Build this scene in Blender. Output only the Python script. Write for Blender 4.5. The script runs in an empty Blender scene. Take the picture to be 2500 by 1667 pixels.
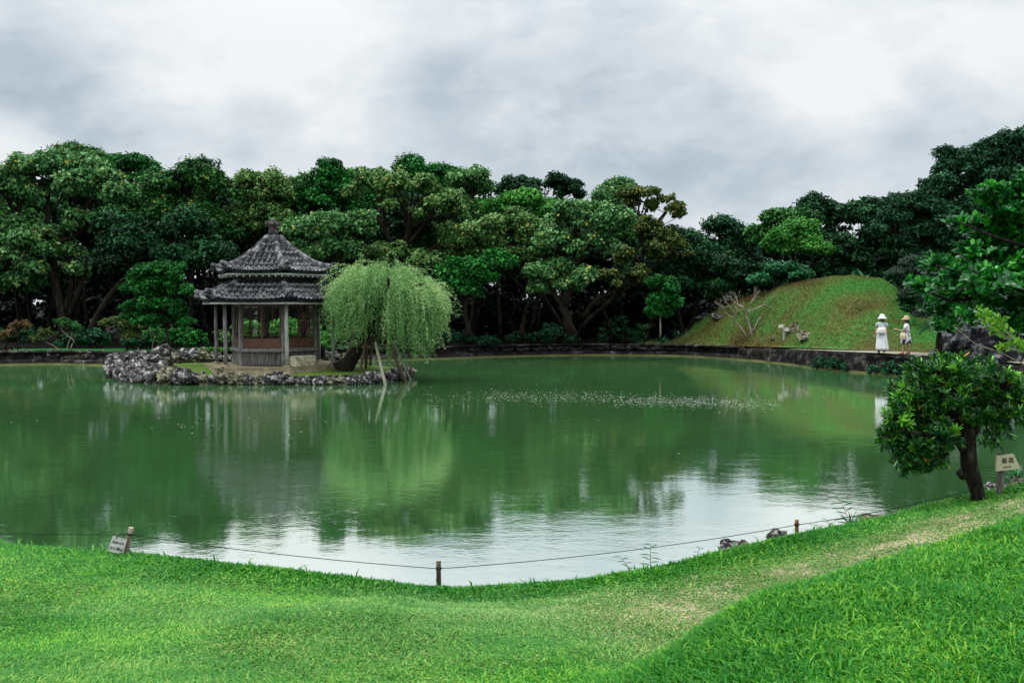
import bpy, bmesh, math, random
import numpy as np
from mathutils import Vector, Matrix, noise as mnoise

random.seed(7)
RNG = np.random.default_rng(7)
sc = bpy.context.scene
R = math.radians

# ------------------------------------------------------------------ camera
H = 2.9
F = 2430.0
PITCH = math.atan(85.5 / F)
cam_d = bpy.data.cameras.new("camera")
cam = bpy.data.objects.new("camera", cam_d)
sc.collection.objects.link(cam)
cam_d.sensor_width = 36.0
cam_d.lens = F * 36.0 / 2500.0
cam_d.clip_end = 6000
cam.location = (0, 0, H)
cam.rotation_euler = (math.pi / 2 - PITCH, 0, 0)
sc.camera = cam

# ------------------------------------------------------------------ light
sc.view_settings.view_transform = 'Standard'
sc.view_settings.look = 'None'
sc.view_settings.exposure = 0.0
sc.view_settings.gamma = 1.0
SUN_EL, SUN_AZ = R(58), R(-68)      # azimuth from +Y, negative = left
sun_d = bpy.data.lights.new("sun", 'SUN')
sun_d.energy = 1.3
sun_d.angle = R(14)
sun_d.color = (1.0, 0.97, 0.91)
sun = bpy.data.objects.new("sun", sun_d)
sc.collection.objects.link(sun)
sdir = Vector((math.sin(SUN_AZ) * math.cos(SUN_EL), math.cos(SUN_AZ) * math.cos(SUN_EL) * -0.4, math.sin(SUN_EL))).normalized()
sun.rotation_euler = sdir.to_track_quat('Z', 'Y').to_euler()

world = bpy.data.worlds.new("World")
sc.world = world
world.use_nodes = True
wn, wl = world.node_tree.nodes, world.node_tree.links
wn.clear()


def pxdir(px, py):
    u, v = (px - 1250) / F, -(py - 833.5) / F
    return Vector((u, math.cos(PITCH) + v * math.sin(PITCH), -math.sin(PITCH) + v * math.cos(PITCH))).normalized()


def wnode(t, **k):
    n = wn.new(t)
    for a, b in k.items():
        setattr(n, a, b)
    return n


def wmath(op, a, b=None, clamp=False):
    n = wnode('ShaderNodeMath', operation=op, use_clamp=clamp)
    for i, s in enumerate((a, b)):
        if s is None:
            continue
        if isinstance(s, (int, float)):
            n.inputs[i].default_value = s
        else:
            wl.new(s, n.inputs[i])
    return n.outputs[0]


wtc = wnode('ShaderNodeTexCoord')
gdir = wtc.outputs['Generated']
sep = wnode('ShaderNodeSeparateXYZ'); wl.new(gdir, sep.inputs[0])
zc = wmath('MAXIMUM', sep.outputs[2], 0.0)
den = wmath('ADD', wmath('MULTIPLY', zc, 0.55), 0.62)
comb = wnode('ShaderNodeCombineXYZ')
wl.new(wmath('DIVIDE', sep.outputs[0], den), comb.inputs[0])
wl.new(wmath('DIVIDE', sep.outputs[1], den), comb.inputs[1])
wl.new(wmath('MULTIPLY', sep.outputs[2], 2.0), comb.inputs[2])


def wnoise(scale, detail, rough, off, dist=0.0):
    m = wnode('ShaderNodeMapping'); wl.new(comb.outputs[0], m.inputs[0]); m.inputs['Location'].default_value = off
    n = wnode('ShaderNodeTexNoise'); n.inputs['Scale'].default_value = scale; n.inputs['Detail'].default_value = detail
    n.inputs['Roughness'].default_value = rough; n.inputs['Distortion'].default_value = dist
    wl.new(m.outputs[0], n.inputs['Vector'])
    return n.outputs['Fac']


def blob(px, py, halfw_px, amp, sy=1.7):
    """soft brightness patch of the cloud deck round one direction"""
    d = pxdir(px, py)
    v = wnode('ShaderNodeVectorMath', operation='SUBTRACT'); wl.new(gdir, v.inputs[0]); v.inputs[1].default_value = d
    s = wnode('ShaderNodeVectorMath', operation='MULTIPLY'); wl.new(v.outputs[0], s.inputs[0]); s.inputs[1].default_value = (1, 1, sy)
    l = wnode('ShaderNodeVectorMath', operation='LENGTH'); wl.new(s.outputs[0], l.inputs[0])
    mr = wnode('ShaderNodeMapRange', interpolation_type='SMOOTHERSTEP')
    wl.new(l.outputs['Value'], mr.inputs[0])
    mr.inputs[1].default_value = 0.0; mr.inputs[2].default_value = halfw_px / F
    mr.inputs[3].default_value = amp; mr.inputs[4].default_value = 0.0
    return mr.outputs[0]


n1 = wnoise(2.6, 7, 0.50, (3.1, 1.7, 0.3), 0.15)
n2 = wnoise(8.0, 6, 0.52, (0.4, 9.2, 2.0), 0.25)
n3 = wnoise(22.0, 5, 0.5, (4.4, 1.2, 5.0), 0.2)
val = wmath('ADD', wmath('MULTIPLY', wmath('SUBTRACT', n1, 0.5), 0.85), wmath('MULTIPLY', wmath('SUBTRACT', n2, 0.5), 0.62))
val = wmath('ADD', val, wmath('MULTIPLY', wmath('SUBTRACT', n3, 0.5), 0.16))
for b in [(560, 120, 520, .34), (430, 250, 260, .16), (820, 60, 420, .20), (2080, 210, 330, .26), (1980, 60, 420, .20),
          (2420, 90, 260, .25), (1350, 200, 620, -.17), (1450, 420, 700, -.18), (60, 170, 280, -.34), (560, 300, 220, -.25),
          (620, 250, 130, -.16), (250, 330, 280, -.18), (2330, 330, 330, -.26), (2240, 180, 110, -.18), (1750, 380, 420, -.12),
          (1250, 60, 260, .10)]:
    val = wmath('ADD', val, blob(*b))
val = wmath('ADD', val, 0.73)
n4 = wnoise(5.2, 9, 0.58, (7.7, 3.3, 1.0), 0.35)
es = wnode('ShaderNodeMapRange', interpolation_type='SMOOTHSTEP'); wl.new(n4, es.inputs[0])
es.inputs[1].default_value = .44; es.inputs[2].default_value = .56; es.inputs[3].default_value = -.06; es.inputs[4].default_value = .06
val = wmath('ADD', val, es.outputs[0])
ramp = wnode('ShaderNodeValToRGB')
wl.new(val, ramp.inputs[0])
cr = ramp.color_ramp
cr.elements[0].position = 0.12; cr.elements[0].color = (0.36, 0.43, 0.49, 1)
cr.elements[1].position = 1.0; cr.elements[1].color = (0.93, 0.95, 0.955, 1)
e = cr.elements.new(0.40); e.color = (0.52, 0.60, 0.67, 1)
e = cr.elements.new(0.68); e.color = (0.72, 0.775, 0.82, 1)
# a cloudy sky is brighter overhead than near the horizon
up = wnode('ShaderNodeMapRange', interpolation_type='SMOOTHSTEP')
wl.new(sep.outputs[2], up.inputs[0])
up.inputs[1].default_value = 0.22; up.inputs[2].default_value = 0.85
up.inputs[3].default_value = 10.0; up.inputs[4].default_value = 30.0
cloud = wnode('ShaderNodeVectorMath', operation='SCALE')
wl.new(ramp.outputs[0], cloud.inputs[0]); wl.new(up.outputs[0], cloud.inputs['Scale'])
sky = wnode('ShaderNodeTexSky')
sky.sky_type = 'NISHITA'; sky.sun_disc = False; sky.sun_elevation = SUN_EL; sky.sun_rotation = math.atan2(sdir.x, sdir.y)
mix = wnode('ShaderNodeMix', data_type='RGBA')
mix.inputs['Factor'].default_value = 0.94
wl.new(sky.outputs[0], mix.inputs['A']); wl.new(cloud.outputs[0], mix.inputs['B'])
bg = wnode('ShaderNodeBackground'); bg.inputs['Strength'].default_value = 0.1
wl.new(mix.outputs['Result'], bg.inputs['Color'])
wo = wnode('ShaderNodeOutputWorld'); wl.new(bg.outputs[0], wo.inputs[0])
try:
    world.cycles.sampling_method = 'MANUAL'; world.cycles.sample_map_resolution = 512
except Exception:
    pass
sc.cycles.max_bounces = 6
sc.cycles.diffuse_bounces = 3
sc.cycles.glossy_bounces = 3
sc.cycles.transparent_max_bounces = 8
sc.cycles.caustics_reflective = False
sc.cycles.caustics_refractive = False
sc.cycles.sample_clamp_indirect = 4.0


# ------------------------------------------------------------------ helpers
def slope(py):
    v = -(py - 833.5) / F
    return -(-math.sin(PITCH) + v * math.cos(PITCH)) / (math.cos(PITCH) + v * math.sin(PITCH))


def P(px, py, d):
    """world point at depth d seen in that direction (sizes were read off the photograph)"""
    v = -(py - 833.5) / F
    k = math.cos(PITCH) + v * math.sin(PITCH)
    return Vector(((px - 1250) / F / k * d, d, H - slope(py) * d))


def PG(px, py, z):
    return P(px, py, (H - z) / slope(py))


K = 2500 / 2352.0
def Q(x, y, d):
    return P(x * K, y * K, d)


def tag(o, label, cat, group=None, kind=None):
    if label: o['label'] = label
    if cat: o['category'] = cat
    if group: o['group'] = group
    if kind: o['kind'] = kind
    return o


def empty(name, loc, label, cat, group=None, rz=0):
    o = bpy.data.objects.new(name, None)
    sc.collection.objects.link(o)
    o.location = loc; o.rotation_euler = (0, 0, rz); o.empty_display_size = .2
    return tag(o, label, cat, group)


class MB:
    """collects shapes into one mesh"""
    def __init__(s):
        s.v = []; s.f = []; s.m = []; s.sm = []

    def add(s, vs, fs, mi=0, smooth=False):
        b = len(s.v)
        s.v.extend([tuple(p) for p in vs])
        s.f.extend([tuple(i + b for i in f) for f in fs])
        s.m.extend([mi] * len(fs)); s.sm.extend([smooth] * len(fs))

    def box(s, c, size, rz=0.0, mi=0, M=None):
        hx, hy, hz = size[0] / 2, size[1] / 2, size[2] / 2
        vs = [Vector((x, y, z)) for z in (-hz, hz) for y in (-hy, hy) for x in (-hx, hx)]
        Rm = M if M is not None else Matrix.Rotation(rz, 3, 'Z')
        vs = [Rm @ p + Vector(c) for p in vs]
        s.add(vs, [(0, 2, 3, 1), (4, 5, 7, 6), (0, 1, 5, 4), (2, 6, 7, 3), (0, 4, 6, 2), (1, 3, 7, 5)], mi)

    def tube(s, pts, rad, n=8, mi=0, cap=True, smooth=True):
        pts = [Vector(p) for p in pts]
        if not hasattr(rad, '__len__'): rad = [rad] * len(pts)
        vs = []; fs = []
        up0 = Vector((0.13, 0.27, 1)).normalized()
        for i, p in enumerate(pts):
            a = pts[min(i + 1, len(pts) - 1)] - pts[max(i - 1, 0)]
            a = a.normalized() if a.length > 1e-9 else Vector((0, 0, 1))
            u = a.cross(up0)
            if u.length < .15: u = a.cross(Vector((1, 0.1, 0)))
            u.normalize(); w = a.cross(u)
            for k in range(n):
                t = 2 * math.pi * k / n
                vs.append(p + (u * math.cos(t) + w * math.sin(t)) * rad[i])
        for i in range(len(pts) - 1):
            for k in range(n):
                k2 = (k + 1) % n
                fs.append((i * n + k, i * n + k2, (i + 1) * n + k2, (i + 1) * n + k))
        if cap:
            fs.append(tuple(range(n - 1, -1, -1))); fs.append(tuple((len(pts) - 1) * n + k for k in range(n)))
        s.add(vs, fs, mi, smooth)

    def lathe(s, prof, c=(0, 0, 0), n=16, mi=0, smooth=True, sx=1, sy=1, fold=0, nf=9, ph=0):
        vs = []; fs = []
        for j, (r, z) in enumerate(prof):
            for k in range(n):
                t = 2 * math.pi * k / n
                rr = r * (1 + fold * math.sin(nf * t + ph) * (j / max(1, len(prof) - 1)))
                vs.append((c[0] + rr * sx * math.cos(t), c[1] + rr * sy * math.sin(t), c[2] + z))
        for j in range(len(prof) - 1):
            for k in range(n):
                k2 = (k + 1) % n
                fs.append((j * n + k, j * n + k2, (j + 1) * n + k2, (j + 1) * n + k))
        fs.append(tuple(range(n - 1, -1, -1))); fs.append(tuple((len(prof) - 1) * n + k for k in range(n)))
        s.add(vs, fs, mi, smooth)

    def loft(s, rings, n=20, mi=0, fold=0.0, nf=9, cap=True):
        """rings: (cx, cy, z, rx, ry)"""
        vs = []; fs = []
        for j, (cx, cy, z, rx, ry) in enumerate(rings):
            for k in range(n):
                t = 2 * math.pi * k / n
                q = 1 + fold * (j / (len(rings) - 1)) * math.sin(nf * t + .3 * j)
                vs.append((cx + rx * q * math.cos(t), cy + ry * q * math.sin(t), z))
        for j in range(len(rings) - 1):
            for k in range(n):
                k2 = (k + 1) % n
                fs.append((j * n + k, (j + 1) * n + k, (j + 1) * n + k2, j * n + k2))
        if cap:
            fs.append(tuple(range(n))); fs.append(tuple((len(rings) - 1) * n + n - 1 - k for k in range(n)))
        s.add(vs, fs, mi, True)

    def build(s, name, mats, parent=None, loc=(0, 0, 0), rz=0):
        me = bpy.data.meshes.new(name)
        me.from_pydata(s.v, [], s.f)
        for m in (mats if isinstance(mats, (list, tuple)) else [mats]):
            me.materials.append(m)
        me.polygons.foreach_set('material_index', s.m)
        me.polygons.foreach_set('use_smooth', s.sm)
        me.update()
        o = bpy.data.objects.new(name, me)
        sc.collection.objects.link(o)
        o.location = loc; o.rotation_euler = (0, 0, rz)
        if parent is not None: o.parent = parent
        return o


def np_mesh(name, V, Fq, mat, parent=None, loc=(0, 0, 0), attr=None, smooth=False):
    """V Nx3, Fq Mx4 (or Mx3), attr: per-vertex float 'v'"""
    V = np.asarray(V, dtype=np.float32); Fq = np.asarray(Fq, dtype=np.int32)
    me = bpy.data.meshes.new(name)
    k = Fq.shape[1]
    me.vertices.add(len(V)); me.vertices.foreach_set('co', V.ravel())
    me.loops.add(Fq.size); me.loops.foreach_set('vertex_index', Fq.ravel())
    me.polygons.add(len(Fq)); me.polygons.foreach_set('loop_start', np.arange(0, Fq.size, k, dtype=np.int32))
    if smooth:
        me.polygons.foreach_set('use_smooth', np.ones(len(Fq), dtype=bool))
    me.update(calc_edges=True)
    if attr is not None:
        for nm, a in attr.items():
            at = me.attributes.new(nm, 'FLOAT', 'POINT'); at.data.foreach_set('value', np.asarray(a, dtype=np.float32))
    for m in (mat if isinstance(mat, (list, tuple)) else [mat]): me.materials.append(m)
    o = bpy.data.objects.new(name, me)
    sc.collection.objects.link(o)
    o.location = loc
    if parent is not None: o.parent = parent
    return o


def unit(a):
    return a / np.maximum(np.linalg.norm(a, axis=1, keepdims=True), 1e-9)


def leaf_geo(C, N, D, L, W, fine=False, curl=0.15):
    """leaves: base C, face normal N, pointing D; one folded blade each"""
    D = unit(D - N * np.sum(D * N, axis=1, keepdims=True))
    S = np.cross(N, D)
    L = np.asarray(L).reshape(-1, 1) * np.ones((len(C), 1)); W = np.asarray(W).reshape(-1, 1) * np.ones((len(C), 1))
    if not fine:
        v = np.stack([C, C + D * L * .5 + S * W * .5 + N * W * curl, C + D * L - N * L * curl, C + D * L * .5 - S * W * .5 + N * W * curl], axis=1)
        n = len(C); b = (np.arange(n) * 4)[:, None]
        return v.reshape(-1, 3), b + np.array([[0, 1, 2, 3]]), 4
    v = np.stack([C, C + D * L * .3 + S * W * .42 + N * W * curl, C + D * L * .72 + S * W * .42 + N * W * curl - N * L * curl * .4,
                  C + D * L - N * L * curl, C + D * L * .72 - S * W * .42 + N * W * curl - N * L * curl * .4, C + D * L * .3 - S * W * .42 + N * W * curl], axis=1)
    n = len(C); b = (np.arange(n) * 6)[:, None]
    f = np.concatenate([b + np.array([[0, 1, 2, 3]]), b + np.array([[0, 3, 4, 5]])])
    return v.reshape(-1, 3), f, 6


# ------------------------------------------------------------------ materials
def new_mat(name):
    m = bpy.data.materials.new(name); m.use_nodes = True
    nt = m.node_tree; nt.nodes.clear()
    out = nt.nodes.new('ShaderNodeOutputMaterial')
    b = nt.nodes.new('ShaderNodeBsdfPrincipled')
    nt.links.new(b.outputs[0], out.inputs[0])
    return m, nt, b, out


def noise_col(nt, cols, scale, detail=6, rough=.6, coord='Object', stops=None, dist=0.0, sc3=None):
    tc = nt.nodes.new('ShaderNodeTexCoord')
    src = tc.outputs[coord]
    if sc3:
        mp = nt.nodes.new('ShaderNodeMapping'); mp.inputs['Scale'].default_value = sc3
        nt.links.new(src, mp.inputs[0]); src = mp.outputs[0]
    n = nt.nodes.new('ShaderNodeTexNoise'); n.inputs['Scale'].default_value = scale
    n.inputs['Detail'].default_value = detail; n.inputs['Roughness'].default_value = rough; n.inputs['Distortion'].default_value = dist
    nt.links.new(src, n.inputs['Vector'])
    r = nt.nodes.new('ShaderNodeValToRGB'); nt.links.new(n.outputs['Fac'], r.inputs[0])
    k = len(cols)
    stops = stops or [0.3 + 0.4 * i / (k - 1) for i in range(k)]
    r.color_ramp.elements[0].position = stops[0]; r.color_ramp.elements[0].color = (*cols[0], 1)
    r.color_ramp.elements[1].position = stops[-1]; r.color_ramp.elements[1].color = (*cols[-1], 1)
    for i in range(1, k - 1):
        e = r.color_ramp.elements.new(stops[i]); e.color = (*cols[i], 1)
    return r.outputs[0], n.outputs['Fac'], src


def bump(nt, b, fac, strength, dist):
    bn = nt.nodes.new('ShaderNodeBump'); bn.inputs['Strength'].default_value = strength; bn.inputs['Distance'].default_value = dist
    nt.links.new(fac, bn.inputs['Height']); nt.links.new(bn.outputs[0], b.inputs['Normal'])
    return bn


def simple(name, cols, scale=6, rough=.8, bs=.4, bd=.02, **k):
    m, nt, b, o = new_mat(name)
    c, f, s = noise_col(nt, cols, scale, **k)
    nt.links.new(c, b.inputs['Base Color']); b.inputs['Roughness'].default_value = rough
    b.inputs['Specular IOR Level'].default_value = .12 if rough > .75 else .35
    if bs: bump(nt, b, f, bs, bd)
    return m


def leaf_mat(name, c0, c1, c2=None, transl=.25, rough=.45, spec=.16, odd=None):
    m, nt, b, out = new_mat(name)
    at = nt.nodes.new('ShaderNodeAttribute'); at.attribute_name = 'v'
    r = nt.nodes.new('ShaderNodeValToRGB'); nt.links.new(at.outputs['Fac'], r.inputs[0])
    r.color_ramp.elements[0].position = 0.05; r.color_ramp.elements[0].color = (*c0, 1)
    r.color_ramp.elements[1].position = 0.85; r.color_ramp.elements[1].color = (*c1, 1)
    if c2 is not None:
        e = r.color_ramp.elements.new(.5); e.color = (*c2, 1)
    if odd is not None:
        e = r.color_ramp.elements.new(.965); e.color = (*c1, 1)
        e = r.color_ramp.elements.new(.985); e.color = (*odd, 1)
    nt.links.new(r.outputs[0], b.inputs['Base Color'])
    b.inputs['Roughness'].default_value = rough
    b.inputs['Specular IOR Level'].default_value = spec
    if transl > 0:
        t = nt.nodes.new('ShaderNodeBsdfTranslucent'); nt.links.new(r.outputs[0], t.inputs[0])
        mx = nt.nodes.new('ShaderNodeMixShader'); mx.inputs[0].default_value = transl
        nt.links.new(b.outputs[0], mx.inputs[1]); nt.links.new(t.outputs[0], mx.inputs[2]); nt.links.new(mx.outputs[0], out.inputs[0])
    return m


LM = {
    'hedge': leaf_mat('leaf_hedge', (.006, .035, .014), (.08, .34, .13), (.022, .12, .045), transl=.12),
    'shade': leaf_mat('leaf_painted_shade', (.001, .004, .002), (.008, .030, .010), (.003, .011, .004), transl=.05, spec=.15),  # darkness of the deep understory is put into this leaf colour
    'dark': leaf_mat('leaf_dark', (.002, .012, .005), (.034, .17, .050), (.008, .045, .015), transl=.12),
    'teal': leaf_mat('leaf_teal', (.005, .022, .013), (.060, .21, .085), (.016, .075, .030), transl=.12),
    'green': leaf_mat('leaf_green', (.004, .026, .006), (.11, .34, .07), (.025, .12, .025), odd=(.45, .33, .02), transl=.15),
    'vivid': leaf_mat('leaf_vivid', (.003, .028, .005), (.045, .34, .045), (.011, .115, .016), transl=.15),
    'grey': leaf_mat('leaf_grey_green', (.012, .05, .018), (.30, .52, .19), (.065, .22, .060), odd=(.5, .42, .05), transl=.15),
    'olive': leaf_mat('leaf_olive', (.025, .055, .014), (.28, .44, .14), (.075, .20, .045), odd=(.42, .34, .08), transl=.15),
    'yellow': leaf_mat('leaf_yellow_green', (.03, .06, .01), (.24, .30, .08), (.07, .12, .03), odd=(.5, .35, .03), transl=.15),
    'lime': leaf_mat('leaf_lime', (.012, .09, .012), (.20, .52, .09), (.05, .25, .035)),
    'bush': leaf_mat('leaf_bush', (.003, .022, .009), (.035, .18, .07), (.010, .065, .026), transl=.12),
    'willow': leaf_mat('leaf_willow', (.015, .08, .014), (.52, .70, .30), (.15, .37, .11), transl=.3, rough=.6),
    'glossy': leaf_mat('leaf_glossy', (.004, .05, .01), (.07, .45, .035), (.013, .17, .022), transl=.18, rough=.30, spec=.5),
    'podo': leaf_mat('leaf_podocarpus', (.004, .03, .006), (.17, .52, .03), (.010, .115, .014), transl=.18, rough=.34, spec=.5, odd=(.7, .3, .02)),
    'brown': leaf_mat('leaf_brown', (.06, .035, .015), (.30, .20, .09), (.15, .10, .04)),
    'pine': leaf_mat('leaf_pine', (.012, .03, .02), (.09, .15, .10), (.04, .08, .05), transl=.1),
    'strap': leaf_mat('leaf_strap', (.008, .05, .015), (.06, .26, .07), (.02, .13, .035), transl=.2, rough=.35),
    'sap': leaf_mat('leaf_sapling', (.06, .20, .015), (.34, .62, .07), (.15, .42, .035), transl=.3),
}
BARK = simple('bark', [(.004, .003, .002), (.013, .010, .007), (.040, .033, .024)], 5, .9, .8, .06, sc3=(1, 1, .25))
BARKD = simple('bark_dark', [(.003, .0025, .002), (.016, .012, .010), (.060, .050, .040)], 16, .9, 1.0, .05, sc3=(1, 1, .3))
TWIG = simple('twig_pale', [(.22, .18, .13), (.42, .37, .29)], 12, .9, .3, .02)
WOODG = simple('weathered_wood', [(.05, .05, .045), (.18, .18, .165), (.36, .36, .34)], 9, .85, .5, .012, sc3=(3, 3, .35))
WOODL = simple('pale_weathered_wood', [(.16, .18, .15), (.36, .39, .34), (.55, .57, .52)], 9, .85, .5, .012, sc3=(3, 3, .35))
WOODB = simple('brown_wood', [(.035, .016, .010), (.10, .045, .026), (.19, .09, .05)], 7, .6, .3, .008, sc3=(.6, .6, 6))
WOODD = simple('dark_wood', [(.010, .007, .005), (.03, .02, .014)], 8, .7, .3, .01)
POLE = simple('bamboo_pole', [(.14, .13, .08), (.30, .30, .21), (.42, .42, .33)], 6, .7, .4, .01, sc3=(3, 3, .5))
POLEB = simple('brown_pole', [(.05, .035, .02), (.14, .10, .065), (.2, .16, .10)], 6, .8, .4, .01, sc3=(3, 3, .5))
STONEB = simple('yellow_stone', [(.06, .055, .035), (.34, .30, .19), (.55, .52, .42)], 7, .9, .8, .03, stops=[.3, .42, .65])
PLAT = simple('platform_stone', [(.10, .085, .05), (.23, .195, .125), (.33, .29, .20)], 3, .9, .3, .01)
ROCK = None


def rock_mat(name, dark, mid, light, sc=3.2):
    m, nt, b, o = new_mat(name)
    c, f, s = noise_col(nt, [dark, mid, light], sc, detail=9, rough=.72, stops=[.38, .50, .62])
    v = nt.nodes.new('ShaderNodeTexVoronoi'); v.inputs['Scale'].default_value = sc * 2.6
    nt.links.new(s, v.inputs['Vector'])
    geo = nt.nodes.new('ShaderNodeNewGeometry')
    cr = nt.nodes.new('ShaderNodeMapRange'); nt.links.new(v.outputs['Distance'], cr.inputs[0])
    cr.inputs[1].default_value = 0.0; cr.inputs[2].default_value = .35; cr.inputs[3].default_value = .25; cr.inputs[4].default_value = 1.0
    mx = nt.nodes.new('ShaderNodeMix'); mx.data_type = 'RGBA'; mx.blend_type = 'MULTIPLY'; mx.inputs['Factor'].default_value = .8
    nt.links.new(c, mx.inputs['A']); nt.links.new(cr.outputs[0], mx.inputs['B'])
    nt.links.new(mx.outputs['Result'], b.inputs['Base Color'])
    b.inputs['Roughness'].default_value = .95; b.inputs['Specular IOR Level'].default_value = .1
    ad = nt.nodes.new('ShaderNodeMath'); ad.operation = 'ADD'; nt.links.new(f, ad.inputs[0]); nt.links.new(cr.outputs[0], ad.inputs[1])
    bump(nt, b, ad.outputs[0], .9, .08)
    return m


ROCK = rock_mat('coral_rock', (.010, .010, .011), (.09, .088, .085), (.62, .60, .57), 1.5)
ROCKY = rock_mat('mossy_rock', (.02, .02, .016), (.16, .15, .10), (.50, .46, .34), 1.5)
ROCKM = rock_mat('dark_wall_rock', (.006, .006, .006), (.035, .034, .031), (.17, .165, .15), 1.8)
ROCKD = rock_mat('black_rock', (.003, .003, .004), (.010, .010, .012), (.16, .16, .17), 2.0)


def ground_mat(name, cols, scale, fine=60, stops=None, bs=.5, bd=.03, rough=.95):
    m, nt, b, o = new_mat(name)
    c, f, s = noise_col(nt, cols, scale, detail=8, rough=.65, stops=stops)
    n2 = nt.nodes.new('ShaderNodeTexNoise'); n2.inputs['Scale'].default_value = fine; n2.inputs['Detail'].default_value = 5
    nt.links.new(s, n2.inputs['Vector'])
    mr = nt.nodes.new('ShaderNodeMapRange'); nt.links.new(n2.outputs['Fac'], mr.inputs[0])
    mr.inputs[1].default_value = .3; mr.inputs[2].default_value = .7; mr.inputs[3].default_value = .45; mr.inputs[4].default_value = 1.35
    mx = nt.nodes.new('ShaderNodeMix'); mx.data_type = 'RGBA'; mx.blend_type = 'MULTIPLY'; mx.inputs['Factor'].default_value = 1
    nt.links.new(c, mx.inputs['A']); nt.links.new(mr.outputs[0], mx.inputs['B'])
    nt.links.new(mx.outputs['Result'], b.inputs['Base Color']); b.inputs['Roughness'].default_value = rough
    b.inputs['Specular IOR Level'].default_value = .1
    bump(nt, b, n2.outputs['Fac'], bs, bd)
    return m


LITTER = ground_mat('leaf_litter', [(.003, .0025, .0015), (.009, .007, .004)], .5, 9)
HILLM = ground_mat('hill_turf', [(.055, .034, .014), (.12, .09, .03), (.10, .15, .036), (.05, .17, .034), (.11, .20, .04)], .26, 5,
                   stops=[.32, .42, .50, .58, .72], bs=1.0, bd=.12)
ISLM = ground_mat('island_turf', [(.05, .09, .015), (.09, .16, .025), (.13, .20, .035)], .6, 14, bs=.6, bd=.04)
STRIPM = ground_mat('strip_turf', [(.01, .09, .02), (.03, .17, .04)], .7, 12, bs=.6, bd=.04)
PATHM = ground_mat('path_gravel', [(.26, .23, .17), (.36, .33, .26), (.30, .30, .20)], 1.2, 30, bs=.4, bd=.02)
SOIL = ground_mat('lawn_soil', [(.03, .10, .015), (.12, .17, .05), (.42, .34, .22)], 1.1, 40, stops=[.3, .46, .62], bs=.6, bd=.02)

# water: turbid green body under a reflecting, faintly rippled surface
WATER, nt, b, out = new_mat('pond_water')
tc = nt.nodes.new('ShaderNodeTexCoord')
def wn_(scale, sc3, detail=3, dist=0.0):
    mp = nt.nodes.new('ShaderNodeMapping'); mp.inputs['Scale'].default_value = sc3; mp.inputs['Rotation'].default_value = (0, 0, .25)
    nt.links.new(tc.outputs['Object'], mp.inputs[0])
    n = nt.nodes.new('ShaderNodeTexNoise'); n.inputs['Scale'].default_value = scale; n.inputs['Detail'].default_value = detail
    n.inputs['Distortion'].default_value = dist
    nt.links.new(mp.outputs[0], n.inputs['Vector'])
    return n.outputs['Fac']
w1 = wn_(2.6, (.7, 1, 1), 4, .3); w2 = wn_(15.0, (.6, 1, 1), 3)
patch = wn_(.13, (1, 1.3, 1), 3, .6)
pm = nt.nodes.new('ShaderNodeMapRange'); nt.links.new(patch, pm.inputs[0])
pm.inputs[1].default_value = .40; pm.inputs[2].default_value = .62; pm.inputs[3].default_value = .22; pm.inputs[4].default_value = 1.0
s1 = nt.nodes.new('ShaderNodeMath'); s1.operation = 'MULTIPLY'; nt.links.new(w1, s1.inputs[0]); s1.inputs[1].default_value = 1.0
s2 = nt.nodes.new('ShaderNodeMath'); s2.operation = 'MULTIPLY_ADD'; nt.links.new(w2, s2.inputs[0]); s2.inputs[1].default_value = .36; nt.links.new(s1.outputs[0], s2.inputs[2])
s3 = nt.nodes.new('ShaderNodeMath'); s3.operation = 'MULTIPLY'; nt.links.new(s2.outputs[0], s3.inputs[0]); nt.links.new(pm.outputs[0], s3.inputs[1])
bn = nt.nodes.new('ShaderNodeBump'); bn.inputs['Strength'].default_value = .5; bn.inputs['Distance'].default_value = .010
nt.links.new(s3.outputs[0], bn.inputs['Height'])
nt.nodes.remove(b)
dif = nt.nodes.new('ShaderNodeBsdfDiffuse')
wc, wf_, ws_ = noise_col(nt, [(.080, .240, .078), (.132, .350, .100)], .06, detail=3)
nt.links.new(wc, dif.inputs[0])
glo = nt.nodes.new('ShaderNodeBsdfGlossy'); glo.inputs['Roughness'].default_value = .03; glo.inputs[0].default_value = (.97, .99, 1, 1)
nt.links.new(bn.outputs[0], glo.inputs['Normal'])
frs = nt.nodes.new('ShaderNodeFresnel'); frs.inputs['IOR'].default_value = 2.3
fm = nt.nodes.new('ShaderNodeMapRange'); nt.links.new(frs.outputs[0], fm.inputs[0])
fm.inputs[1].default_value = .1; fm.inputs[2].default_value = .8; fm.inputs[3].default_value = .58; fm.inputs[4].default_value = .87
wm = nt.nodes.new('ShaderNodeMixShader'); nt.links.new(fm.outputs[0], wm.inputs[0]); nt.links.new(dif.outputs[0], wm.inputs[1]); nt.links.new(glo.outputs[0], wm.inputs[2])
nt.links.new(wm.outputs[0], out.inputs[0])

# ------------------------------------------------------------------ pond outline, ground, water
CEN = np.array([0.0, 28.0])
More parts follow.
